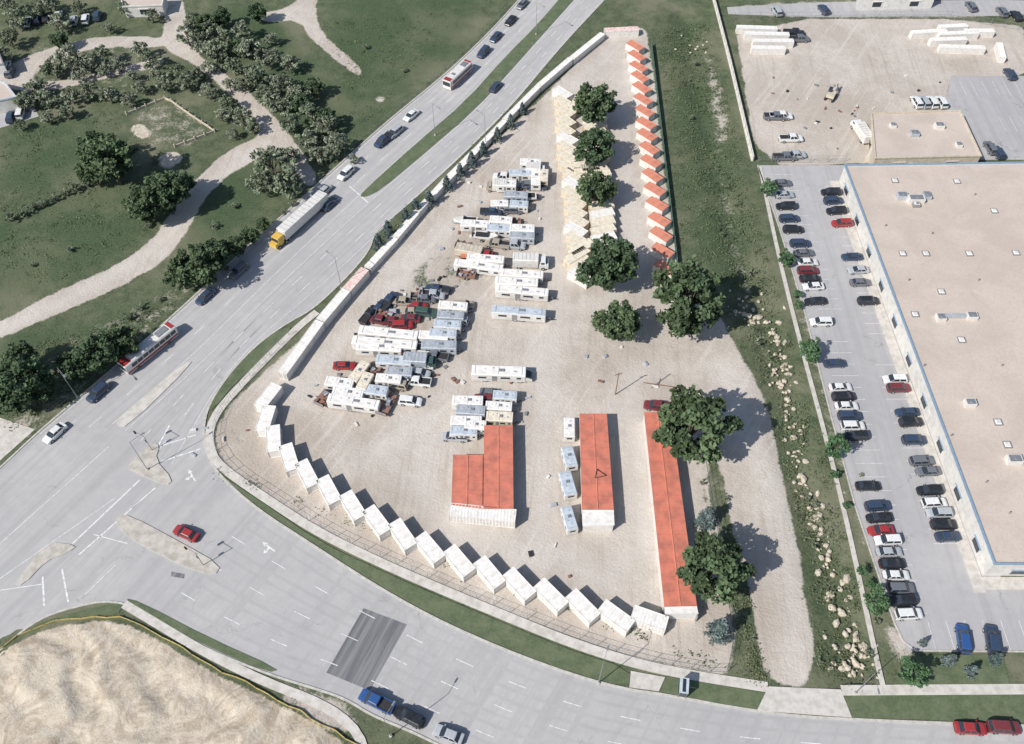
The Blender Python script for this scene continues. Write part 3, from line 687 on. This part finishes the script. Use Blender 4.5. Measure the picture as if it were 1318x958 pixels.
flatroof('suburban_house',[(-30,62),(-2,66),(4,82),(-30,84)],4.,M_WALL,M_GREY)
flatroof('equipment_shed',[(155,-6),(212,-8),(208,6),(158,8)],3.5,M_WALL,M_WHITE)
flatroof('equipment_shed',[(1108,-25),(1205,-28),(1205,-6),(1108,-4)],4,M_WALL,M_WHITE)

# ------------------------------------------------------------ fences
def fence(name,l,h=1.9,sp=3.,m=M_GREY,wires=True):
    b=MB(m); P=resample(chaikin(GL(l),1),sp)
    for x,y in P: b.cyl((x,y,h/2),.045,h,0,'z',6)
    for z in ((h-.03,.08,h*.5) if wires else (h-.03,)):
        band(b,P,.03,z-.015,z+.015)
    if wires:
        Q=resample(P,.6)
        for x,y in Q: b.box((x,y,h/2),(.012,.012,h-.1))
    return obj(name,b.mesh(name))
fence('chain_link_fence',[(372,432),(310,498),(276,545),(276,580),(300,608),(350,640),(415,683),(495,720),(575,755),(655,788),(735,820),(815,846),(885,860),(952,871),(925,690),(908,592)])
M_GRN=mat('green_privacy_mesh',(.05,.13,.09),(.04,.10,.07),2)
b=MB(M_GRN,M_GREY); P=resample(GL([(838,60),(870,330),(873,366)]),3.); band(b,P,.05,.05,1.5); 
for x,y in P: b.cyl((x,y,.85),.06,1.7,1,'z',6)
obj('green_fence',b.mesh('green_fence'))
b=MB(M_WHITE,M_GREY); P=resample(GL([(918,0),(940,85),(969,208)]),3.); band(b,P,.12,.0,1.5)
for x,y in P: b.box((x,y,.8),(.2,.2,1.65),1)
obj('white_fence',b.mesh('white_fence'))
fence('chain_link_fence',[(945,25),(1310,22),(1330,95)],2.,3.5)
fence('chain_link_fence',[(975,210),(1087,209)],2.,3.5)
fence('guard_rail',[(430,212),(500,149),(560,101),(608,58),(655,8)],.8,2.,M_GREY,False)
fence('guard_rail',[(60,540),(160,455),(230,393),(300,328),(350,283),(398,240)],.8,2.5,M_GREY,False)
b=MB(M_YEL,M_BRN); P=resample(chaikin(GL([(-10,842),(50,804),(100,796),(165,795),(215,824),(270,857),(340,890),(400,925),(445,948),(470,975)]),1),2.)
for i,q in enumerate(P): P[i]+=(random.gauss(0,.15),random.gauss(0,.15))
band(b,P,.1,0,.5)
for x,y in P: b.box((x,y,.4),(.06,.06,.8),1)
obj('yellow_silt_fence',b.mesh('yellow_silt_fence'))
b=MB(M_TAN); P=resample(GL([(163,148),(192,136),(215,127),(244,148),(277,170),(225,190)]),2.5); band(b,P,.2,.0,.6)
for x,y in P: b.box((x,y,.5),(.25,.25,1.))
obj('wooden_paddock_fence',b.mesh('wooden_paddock_fence'))

# ------------------------------------------------------------ vehicles
def wheels(b,xs_,w,r=.33,m=2):
    for x in xs_:
        for s in (-1,1): b.cyl((x,s*(w/2-.1),r),r,.22,m,'y',14); b.cyl((x,s*(w/2+.005),r),r*.55,.03,3,'y',10)
def ring(x,w,z0,z1,z2,sh=.93):
    return [(x,-w*.94,z0),(x,-w,z1),(x,-w*sh,z2),(x,-w*.5,z2+.035),(x,w*.5,z2+.035),(x,w*sh,z2),(x,w,z1),(x,w*.94,z0)]
def car(col,kind='sedan'):
    b=MB(CP[col],M_GLASS,M_DARK,M_SILV,M_LAMP,M_TAIL)
    if kind=='sedan': st=[(-2.35,.72,.4,.55,.72),(-2.27,.86,.27,.6,.9),(-1.6,.91,.22,.62,.96),(0,.92,.22,.62,.94),(1.0,.92,.22,.6,.92),(1.9,.88,.25,.55,.80),(2.25,.80,.3,.5,.66),(2.36,.66,.36,.46,.54)]; g=dict(b0=-1.85,b1=1.15,r0=-1.15,r1=.30,zb=.93,zr=1.43,wb=.82,wr=.62)
    elif kind=='suv': st=[(-2.35,.80,.45,.65,.95),(-2.27,.9,.32,.7,1.05),(-1.6,.94,.28,.72,1.06),(0,.95,.28,.72,1.04),(1.1,.95,.28,.7,1.02),(1.95,.91,.3,.65,.95),(2.28,.84,.35,.6,.8),(2.38,.72,.42,.55,.65)]; g=dict(b0=-2.28,b1=1.25,r0=-1.95,r1=.45,zb=1.05,zr=1.70,wb=.86,wr=.70)
    else: st=[(-2.85,.88,.5,.8,1.02),(-2.8,.95,.4,.8,1.05),(-.55,.96,.35,.8,1.05),(.5,.96,.35,.8,1.08),(1.7,.96,.35,.8,1.06),(2.5,.93,.38,.7,1.0),(2.8,.88,.42,.65,.85),(2.88,.8,.5,.6,.7)]; g=dict(b0=-.6,b1=1.75,r0=-.4,r1=.95,zb=1.06,zr=1.82,wb=.88,wr=.72)
    b.loft([ring(*s) for s in st],0)
    def gr(z,x0,x1,w): return [(x0,-w,z),(x1,-w*.96,z),(x1+.08*(z<1.3),0,z),(x1,w*.96,z),(x0,w,z),(x0-.05,0,z)]
    b.loft([gr(g['zb'],g['b0'],g['b1'],g['wb']),gr(g['zr']-.05,g['r0'],g['r1'],g['wr'])],1,False)
    b.loft([gr(g['zr']-.07,g['r0']-.08,g['r1']+.1,g['wr']+.025),gr(g['zr'],g['r0']+.05,g['r1']-.08,g['wr']-.08)],0)
    def pil(x0,x1,w=.07):
        for s in (-1,1):
            b.add([(x0-w,s*(g['wb']+.01),g['zb']),(x0+w,s*(g['wb']+.01),g['zb']),(x1+w,s*(g['wr']+.012),g['zr']-.05),(x1-w,s*(g['wr']+.012),g['zr']-.05)],[(0,1,2,3)],0)
    pil(g['b1']-.05,g['r1']-.02,.06); pil(g['b0']+.12,g['r0']+.04,.12); pil((g['b0']+g['b1'])/2,(g['r0']+g['r1'])/2,.06)
    e=st[-1][0]; r_=st[0][0]; zl=st[-2][3]
    for s in (-1,1):
        b.box((e-.16,s*.62,zl+.06),(.2,.3,.14),4); b.box((r_+.05,s*.66,st[1][4]-.16),(.1,.28,.16),5)
        b.box((g['b1']-.25,s*(.98),g['zb']+.06),(.16,.18,.14),0)
    b.box((e-.02,0,.42),(.08,1.0,.16),2); b.box((r_+.0,0,.42),(.08,1.2,.14),2)
    W_=1.86 if kind=='sedan' else 1.92
    wheels(b,(-1.38,1.42) if kind!='pickup' else (-1.75,1.85),W_,.33 if kind=='sedan' else .38)
    if kind=='pickup':
        b.box((-1.72,0,1.115),(2.05,1.56,.04),2)
        for s in (-1,1): b.box((-1.72,s*.87,1.15),(2.2,.14,.16),0)
        b.box((-2.8,0,1.14),(.1,1.6,.16),0)
    return b.mesh('car_'+kind)
CC={}
def getcar(col,kind):
    if (col,kind) not in CC: CC[(col,kind)]=car(col,kind)
    return CC[(col,kind)]
NM={'sedan':'car','suv':'suv','pickup':'pickup_truck'}
def pcar(px,py,ang,col,kind='sedan',name=None,k=1.02):
    x,y=G(px,py,.8); obj(name or ('parked_'+NM[kind]),getcar(col,kind),(x,y,.03),math.radians(ang),(k,k,k))
left=[(1007,235,'grey'),(1010,250,'silver'),(1012,265,'black'),(1016,281,'navy'),(1021,295,'black'),(1030,313,'navy'),(1035,325,'grey'),(1040,337,'white'),(1040,348,'maroon'),(1043,358,'black'),(1047,368,'white'),(1050,387,'black'),(1057,414,'white'),(1075,467,'navy'),(1082,498,'white'),(1086,510,'black'),(1090,522,'white'),(1094,535,'navy'),(1098,548,'white'),(1102,561,'black'),(1118,625,'black'),(1130,651,'navy'),(1132,666,'black'),(1134,682,'red'),(1143,695,'white'),(1145,710,'silver'),(1149,725,'black'),(1154,740,'white'),(1160,757,'grey'),(1162,773,'black'),(1170,790,'white')]
right=[(1070,247,'black'),(1073,258,'navy'),(1077,271,'black'),(1084,287,'red'),(1097,330,'navy'),(1105,347,'silver'),(1108,363,'grey'),(1118,387,'black'),(1152,488,'white'),(1157,499,'maroon'),(1168,530,'navy'),(1173,543,'black'),(1177,566,'navy'),(1187,593,'grey'),(1195,606,'grey'),(1197,631,'black'),(1203,647,'white'),(1209,660,'silver'),(1215,675,'black'),(1221,690,'navy')]
for x,y,c in left+right: pcar(x,y,random.choice([0,180])+random.uniform(-2,2)+2,c,random.choice(['sedan','suv','sedan','suv','suv']),k=.95)
pcar(1240,822,wang(1240,822,-3,-20),'blue','suv'); pcar(1277,823,wang(1277,823,-3,-20),'navy','suv')
dv=lambda x,y,dx,dy,c,k='sedan':pcar(x,y,wang(x,y,dx,dy),c,k,NM[k]) 
for a in [(1250,937,20,1,'red'),(1293,936,20,1,'maroon','suv'),(485,903,-20,-10,'blue','pickup'),(527,923,-20,-10,'black','suv'),(577,945,-20,-8,'silver','sedan'),(239,686,-20,-9,'red'),(70,557,-12,11,'white'),(126,505,-12,11,'navy','suv'),(264,381,-12,11,'navy'),(307,348,-12,11,'grey','suv'),
   (445,223,-12,11,'white','suv'),(424,262,12,-11,'navy'),(494,180,-12,10,'navy','pickup'),(508,170,-12,10,'silver','suv'),(529,148,-12,10,'white'),(622,67,-10,11,'navy','suv'),(638,47,-10,11,'navy'),(657,26,-10,11,'black'),(672,5,-10,11,'grey'),(638,111,10,-11,'navy'),(416,246,-12,11,'silver'),(684,-8,-10,11,'white')]: dv(*a)

def rbox(b,x0,x1,w,z0,z1,m=0,mr=None,r=.14):
    rg=lambda x,k=0.:[(x,-w+k,z0),(x,-w+k,z1-r-k*.5),(x,-w+r+k,z1-k),(x,w-r-k,z1-k),(x,w-k,z1-r-k*.5),(x,w-k,z0)]
    fm=[m,m if mr is None else mr,m if mr is None else mr,m if mr is None else mr,m,m]
    b.loft([rg(x0,.06),rg(x0+.1),rg(x1-.1),rg(x1,.06)],m,True,fm)
def rv(body,roof,L=7.,motor=False,name='travel_trailer'):
    b=MB(body,M_GLASS,M_DARK,M_SILV,roof,M_GREY,M_BRN); w=1.22; a=L/2
    rbox(b,-a,a,w,.5,2.75,0,4)
    b.box((.4,0,2.86),(.9,.7,.24),5,0,.8,.8); b.box((-a*.55,.2,2.79),(.45,.45,.1),4); b.box((a*.6,-.2,2.79),(.4,.4,.1),3); b.box((-a*.2,.5,2.78),(.2,.2,.14),5)
    for x in (-a+.5,0,a-.5): b.box((x,0,2.762),(.06,2*w-.4,.02),5)
    for s in (-1,1):
        for x,l in ((-a*.6,1.1),(a*.25,1.3),(a*.75,.6)): b.box((x,s*w,1.75),(l,.06,.6),1)
        b.box((0,s*w,1.1),(L*.9,.05,.12),3)
    b.box((-a*.15,-w,1.45),(.7,.07,1.75),5); b.box((-a,0,1.8),(.08,1.2,.6),1)
    if motor:
        b.loft([[(a-.1,-1.1,.5),(a-.1,-1.1,2.0),(a-.1,1.1,2.0),(a-.1,1.1,.5)],[(a+.9,-1.,.5),(a+.9,-1.,1.2),(a+.9,1.,1.2),(a+.9,1.,.5)]],0)
        b.add([(a+.02,-.95,1.95),(a+.88,-.9,1.27),(a+.88,.9,1.27),(a+.02,.95,1.95)],[(0,1,2,3)],1)
        wheels(b,(-a*.5,a*.8),2.3,.4)
    else:
        wheels(b,(-.45,.4),2.3,.36); b.box((a+.6,.22,.5),(1.3,.08,.1),2,-.33); b.box((a+.6,-.22,.5),(1.3,.08,.1),2,.33); b.cyl((a+.5,0,.75),.16,.5,3,'z',10)
    b.box((0,0,.45),(L-.3,1.6,.12),2)
    return b.mesh(name)
RV={'w':rv(M_WHITE,M_WROOF),'c':rv(M_TAN,M_CROOF),'b':rv(M_WHITE,M_BLUEG),'s':rv(M_SILV,M_SILV),'m':rv(M_WHITE,M_WROOF,7.5,True,'motorhome'),'mb':rv(M_TAN,M_BLUEG,7.5,True,'motorhome')}
def trucky(box,cab,L=6.,name='box_truck'):
    b=MB(box,M_GLASS,M_DARK,M_SILV,CP[cab],M_GREY); a=L/2
    rbox(b,-a-1,a-1.2,1.22,.9,3.1,0); 
    for i in range(6): b.box((-a-.6+i*(L-.8)/6,0,3.11),(.06,2.1,.03),5)
    b.box((a,0,1.15),(2.1,2.1,1.1),4); b.box((a-.2,0,2.05),(1.5,1.95,.75),4,0,.75,.85); b.box((a+.28,0,2.0),(.7,1.7,.6),1,0,.5,.9)
    for s in (-1,1): b.box((a-.25,s*.97,2.0),(.8,.06,.45),1)
    b.box((0,0,.75),(L+1,.9,.2),2); wheels(b,(-a+.4,a-.1),2.2,.45); return b.mesh(name)
TRK={'w':trucky(M_WHITE,'white'),'y':trucky(M_WHITE,'tan'),'r':trucky(M_TAN,'red'),'g':trucky(M_SILV,'green')}
def flatbed():
    b=MB(M_BRN,M_GREY,M_DARK,M_SILV); b.box((0,0,.8),(6,2.3,.14),0)
    for i in range(7): b.box((-2.7+i*.9,0,.885),(.08,2.2,.03),1)
    b.box((-2.9,0,1.2),(.1,2.3,.7),1)
    for i in range(8): b.box((-2.2+random.uniform(0,4.5),random.uniform(-.8,.8),1.05+random.uniform(0,.2)),(random.uniform(.4,1.4),random.uniform(.2,.7),random.uniform(.15,.5)),random.choice([0,1,3]),random.uniform(-.6,.6))
    wheels(b,(-.5,.5),2.2,.38); b.box((3.5,.25,.7),(1.3,.08,.1),2,-.35); b.box((3.5,-.25,.7),(1.3,.08,.1),2,.35)
    return b.mesh('flatbed_trailer')
FB=[flatbed() for _ in range(3)]
def boat():
    b=MB(M_WHITE,M_GLASS,M_DARK,M_SILV,CP['blue']); R_=[]
    for x,w,zt in ((-2.6,.9,1.4),(-1,1.05,1.4),(.8,1.,1.45),(2.,.6,1.55),(2.8,.08,1.65)):
        R_.append([(x,-w*.3,.55),(x,-w,1.0),(x,-w,zt),(x,w,zt),(x,w,1.0),(x,w*.3,.55)])
    b.loft(R_,0); b.box((-.9,0,1.45),(2.6,1.5,.06),2); b.box((.5,0,1.7),(.5,1.5,.5),1,0,.4,.9); b.box((-2.8,0,1.2),(.5,.5,.9),2)
    wheels(b,(-.8,),2.1,.33); b.box((0,0,.5),(6.4,.9,.1),3); return b.mesh('boat_on_trailer')
BO=boat()
def rvp(t,px,py,L,ang,name=None,ks=1.):
    me=RV[t]; L0=7.5 if t[0]=='m' else 7.
    put(me,name or ('motorhome' if t[0]=='m' else 'travel_trailer'),px,py,ang+random.uniform(-2,2),0,L/L0,random.uniform(.82,.95)*ks,2.1,random.uniform(.76,.9))
E=-4
for a in [('w',683,208,5,E),('b',672,222,6,E+2),('w',652,237,4.5,E),('s',664,251,5.5,E),('w',643,261,4,E+3),('b',668,262,4.2,E),('m',690,227,6,86),('c',700,226,4,84),
 ('w',612,287,6.5,-3),('w',645,283,5,-4),('b',642,293,5.5,-3),('w',672,294,5.5,-3),('s',672,303,5.5,-4),
 ('w',616,341,10.5,-9),('w',625,333,8,-8),('w',672,352,9,-6),('w',665,363,9,-5),('w',672,374,11,-5),('b',668,401,11,-4),
 ('w',500,428,12,-8),('w',495,441,13,-5),('w',488,446,9,-4),('b',507,463,7,-4),('s',565,444,7,-3),('w',558,431,6,-4),('b',570,429,5.5,-3),('w',583,393,6,-4),('s',580,406,5.5,-4),('b',576,418,5.5,-4),
 ('w',455,517,10,-10),('c',462,478,5,62),('w',437,492,5.5,-8),('w',448,505,6,-8),('b',484,502,4.5,-8),('c',470,491,4,70),('w',500,487,5,-5),('s',514,478,5,-4),
 ('w',602,515,5.8,-3),('s',606,528,5.5,-4),('w',600,541,5.8,-3),('b',597,554,5,-3),('b',650,508,4.6,-4),('w',642,522,5,-2),('c',643,536,5,-3),('w',612,547,4,-3)]: rvp(*a)
rvp('m',642,478,10.5,-2,None,1.15); 
for a in [('w',733,550,4.2,88),('b',733,588,4.2,100),('b',731,622,4.8,100),('b',733,667,4.6,104)]: rvp(*a,name='cargo_trailer')
put(TRK['w'],'box_truck',683,335,-3,sx=.95); put(TRK['r'],'box_truck',610,322,-14,sx=1.,sz=.8); put(TRK['g'],'box_truck',540,462,-4,sx=.8,sz=.85); put(TRK['w'],'box_truck',690,216,-3,sx=.6,sz=.85)
put(TRK['y'],'box_truck',640,236,176,sx=.6,sz=.8)
put(C_C,'shipping_container',684,333,-4,sz=.9); put(C_W40,'shipping_container',621,658,wang(583,650,78,8),sx=.95,zref=3.)
for x,y,a in [(600,317,-20),(620,326,-12),(480,478,70),(497,520,70),(430,498,60),(418,510,62),(560,374,5),(470,500,-12),(630,540,0),(500,405,-8),(655,285,3),(600,352,-10),(540,381,0)]:
    put(random.choice(FB),'flatbed_trailer',x,y,a,sx=random.uniform(.6,.95),zref=1.)
for x,y,a in [(600,283,176),(548,448,-4),(676,252,180),(625,303,-8)]: put(BO,'boat_on_trailer',x,y,a,zref=1.3)
oc=[(563,372,'navy'),(556,379,'silver'),(545,385,'grey'),(537,393,'red'),(531,401,'tan'),(527,409,'maroon'),(518,418,'red'),(503,413,'maroon'),(490,412,'maroon'),(508,402,'silver'),(488,395,'navy'),(500,388,'navy'),(520,388,'tan'),(545,470,'white'),(540,480,'silver'),(537,491,'white'),(528,516,'white'),(585,400,'green'),(597,392,'tan'),(590,412,'silver'),(560,458,'grey'),(525,484,'navy'),(443,470,'red'),(690,240,'navy'),(660,270,'grey'),(632,272,'navy'),(650,228,'white'),(678,238,'grey'),(632,505,'grey'),(625,512,'maroon'),(585,562,'silver'),(548,402,'green'),(475,405,'black'),(510,495,'tan'),(520,455,'maroon'),(848,523,'maroon'),(605,333,'orange'),(640,314,'tan'),(660,315,'silver')]
for x,y,c in oc: pcar(x,y,random.choice([-6,174])+random.uniform(-8,8) if x not in (488,500,475) else 62,c,random.choice(['sedan','suv','pickup']),k=random.uniform(.85,1.0))
def bus(stripe):
    b=MB(M_WHITE,M_GLASS,M_DARK,M_SILV,M_GREY,CP[stripe],M_LAMP); rbox(b,-6.1,6.1,1.27,.35,3.05,0,0,.2)
    for s in (-1,1):
        for i in range(8): b.box((-5.1+i*1.32,s*1.27,2.0),(1.2,.05,.95),1)
        b.box((0,s*1.275,.85),(12.,.04,.5),5)
    b.box((6.1,0,1.95),(.08,2.2,1.3),1); b.box((-6.1,0,2.1),(.08,1.8,.8),1); b.box((-3.6,0,3.15),(2.6,1.7,.26),4,0,.9,.85); b.box((2.2,0,3.1),(1.,1.,.14),4); b.box((5.2,0,3.07),(1.6,2.,.06),5); b.box((-5.6,0,3.07),(.8,2.,.06),5)
    wheels(b,(-3.6,3.7),2.5,.5); return b.mesh('bus')
BU=bus('red')
x,y=G(190,446,2); obj('city_bus',BU,(x,y,.02),math.radians(wang(190,446,-31,25)),(1.05,1.,.92))
x,y=G(589,94,2); obj('city_bus',BU,(x,y,.02),math.radians(wang(589,94,-13,12)),(.85,1,.9))
b=MB(M_WHITE,M_GLASS,M_DARK,M_SILV,CP['yellow'],M_GREY)
rbox(b,-8.,6.4,1.3,1.1,4.,0,None,.06)
for i in range(12): b.box((-7.4+i*1.18,0,4.01),(.06,2.3,.02),5)
b.box((8.2,0,1.3),(2.6,2.1,1.3),4,0,.95,.9); b.box((7.6,0,2.5),(1.9,2.3,1.6),4,0,.85,.88); b.box((8.35,0,2.5),(.6,2.,.8),1,0,.5,.9); b.box((6.5,0,.9),(5.5,1.,.25),2)
for s in (-1,1): b.cyl((6.4,s*1.05,2.6),.09,2.6,3,'z',8)
b.box((-1,0,.95),(13.5,.9,.25),2); wheels(b,(-6.6,-5.4,5.4,6.5,8.6),2.5,.5)
x,y=G(386,275,3); obj('semi_truck',b.mesh('semi_truck'),(x,y,.02),math.radians(wang(386,275,-30,27)),(1.02,.95,.8))
for x,y,L,a in [(988,41,12,-2),(996,50,11,0),(975,33,11,-3),(990,59,9,-1),(1197,38,10,6),(1222,48,10,4),(1235,40,11,4),(1240,58,12,-3),(1262,37,8,0),(1228,31,8,5),(1290,62,7,80)]: put(C_W40,'cargo_trailer',x,y,a,sx=L/12.2,sy=.68,zref=2.3,sz=.7)
put(TRK['w'],'box_truck',1110,166,100,sz=.9); 
for x in (1180,1190,1200,1212): pcar(x,131,95,'white' if x!=1190 else 'silver','suv')
for x,y,c in [(1005,149,'white'),(1018,178,'white'),(1022,200,'silver'),(1010,202,'grey'),(1028,50,'grey'),(1022,42,'black'),(998,150,'grey')]: pcar(x,y,random.uniform(-8,8),c,'pickup')
for i,(x,y) in enumerate([(1290,15),(1308,20),(35,28),(48,24),(60,22),(75,20),(95,26),(110,24),(125,20),(1300,95),(8,85),(12,92),(26,145),(14,150),(1275,190),(1285,196),(1060,12),(1000,14),(1250,8)]): pcar(x,y,95 if x>1240 else 100,random.choice(['white','grey','navy','silver','black']),'suv')
b=MB(M_TAN,M_DARK,M_GLASS,M_GREY)
for s in (-1,1): b.box((0,s*.95,.36),(3.4,.5,.7),1)
b.box((-.2,0,1.2),(2.6,2.,.8),0); b.box((.5,.6,2.),(1.1,.9,1.1),2,0,.85,.9); b.box((2.2,-.2,2.2),(3.,.3,.35),0,.1); b.box((3.7,-.3,1.4),(.3,.3,1.6),0); b.box((3.8,-.3,.6),(.8,.9,.6),3)
put(b.mesh('excavator'),'excavator',1070,122,60,zref=1)
# ------------------------------------------------------------ street furniture
def lamp():
    b=MB(M_GREY,M_KERB,M_LAMP); b.cyl((0,0,.15),.25,.3,1,'z',12); b.cyl((0,0,4.8),.08,9.0,0,'z',10,.045); b.box((1.1,0,9.35),(2.4,.06,.06),0); b.box((2.5,0,9.33),(.8,.28,.12),0,0,.8,.8); b.box((2.5,0,9.25),(.5,.2,.04),2); return b.mesh('street_lamp')
LA=lamp()
for x,y,a in [(503,948,60),(190,605,45),(440,372,135),(560,175,-45),(690,45,-45),(100,512,-45),(770,880,70),(1100,893,-90),(625,190,135)]:
    gx,gy=G(x,y); obj('street_lamp',LA,(gx,gy,.1),math.radians(a))
def signal():
    b=MB(M_GREY,M_DARK,M_YEL); b.cyl((0,0,2.4),.07,4.8,0,'z',10,.06); b.box((1.2,0,4.7),(2.4,.06,.06),0); 
    b.box((2.2,.1,4.45),(.3,.2,.8),1); b.box((2.2,-.04,4.45),(.4,.03,.95),2)
    b.box((.2,0,3.),(.25,.2,.7),1); return b.mesh('traffic_signal')
TSg=signal()
for x,y,a in [(196,580,150),(262,728,150)]: gx,gy=G(x,y); obj('traffic_signal',TSg,(gx,gy,.1),math.radians(a))
b=MB(M_GREY,M_GLASS,M_BLUEG,M_BRN); b.box((0,0,2.45),(2.4,1.4,.1),2); b.box((0,0,2.53),(2.,.5,.06),1)
for sx in (-1,1):
    for sy in (-1,1): b.box((sx*1.1,sy*.6,1.2),(.08,.08,2.4),0)
b.box((0,.6,1.3),(2.1,.03,1.8),1); b.box((-1.1,0,1.3),(.03,1.1,1.8),1); b.box((1.1,0,1.3),(.03,1.1,1.8),1); b.box((0,.3,.45),(1.8,.4,.06),3)
put(b.mesh('bus_shelter'),'bus_shelter',880,884,80,.14)
b=MB(M_BRN,M_GREY); b.cyl((0,0,3.5),.12,7,0,'z',8,.08); b.box((0,0,6.6),(1.6,.1,.12),0)
gx,gy=G(792,508); obj('utility_pole',b.mesh('utility_pole'),(gx,gy,0),.3)
b=MB(M_GREY,M_BRN)
for p_,q_ in [((828,493),(878,500)),((838,500),(862,482)),((846,498),(850,488))]:
    band(b,resn(GL([p_,q_]),4),.14,.02,.16,random.randint(0,1))
obj('pipe_lengths',b.mesh('pipe_lengths'))
b=MB(M_BRN,M_SILV,M_WHITE,M_DARK,M_GREY)
for cx,cy,n,s in [(620,310,26,4),(480,480,30,5),(560,470,16,4),(530,400,20,4),(650,270,18,5),(640,530,14,4),(590,345,14,4),(655,225,14,5),(430,500,12,3),(720,700,5,4),(800,470,6,5),(280,560,6,4),(1060,130,14,6),(1090,150,10,5),(1150,110,8,10)]:
    gx,gy=G(cx,cy)
    for _ in range(n): b.box((gx+random.gauss(0,s),gy+random.gauss(0,s),.15),(random.uniform(.2,1.2),random.uniform(.2,.7),random.uniform(.2,.5)),random.randint(0,4),random.uniform(0,3))
obj('yard_scrap',b.mesh('yard_scrap'))

# ------------------------------------------------------------ light, camera
az=math.atan2(.60,.80); el=math.radians(42)
d=Vector((math.cos(el)*math.cos(az),math.cos(el)*math.sin(az),-math.sin(el)))
sl=bpy.data.lights.new('sun','SUN'); sl.energy=4.9; sl.angle=math.radians(.5); sl.color=(1,.968,.92)
so=bpy.data.objects.new('sun',sl); sc.collection.objects.link(so); so.rotation_euler=d.to_track_quat('-Z','Y').to_euler(); so.location=(0,0,200)
w=bpy.data.worlds.new('World'); sc.world=w; w.use_nodes=True; nt=w.node_tree
sk=nt.nodes.new('ShaderNodeTexSky'); sk.sky_type='NISHITA'; sk.sun_disc=False; sk.sun_elevation=el; sk.sun_rotation=math.radians(233)
bg=nt.nodes['Background']; nt.links.new(sk.outputs[0],bg.inputs[0]); bg.inputs[1].default_value=.11
cam=bpy.data.cameras.new('camera'); co_=bpy.data.objects.new('camera',cam); sc.collection.objects.link(co_)
co_.location=(0,0,H); co_.rotation_euler=(TH,0,0); cam.sensor_fit='HORIZONTAL'; cam.sensor_width=36; cam.lens=36*F/1318; cam.clip_end=6000; cam.clip_start=1
sc.camera=co_
sc.view_settings.view_transform='Standard'; sc.view_settings.look='None'; sc.view_settings.exposure=0
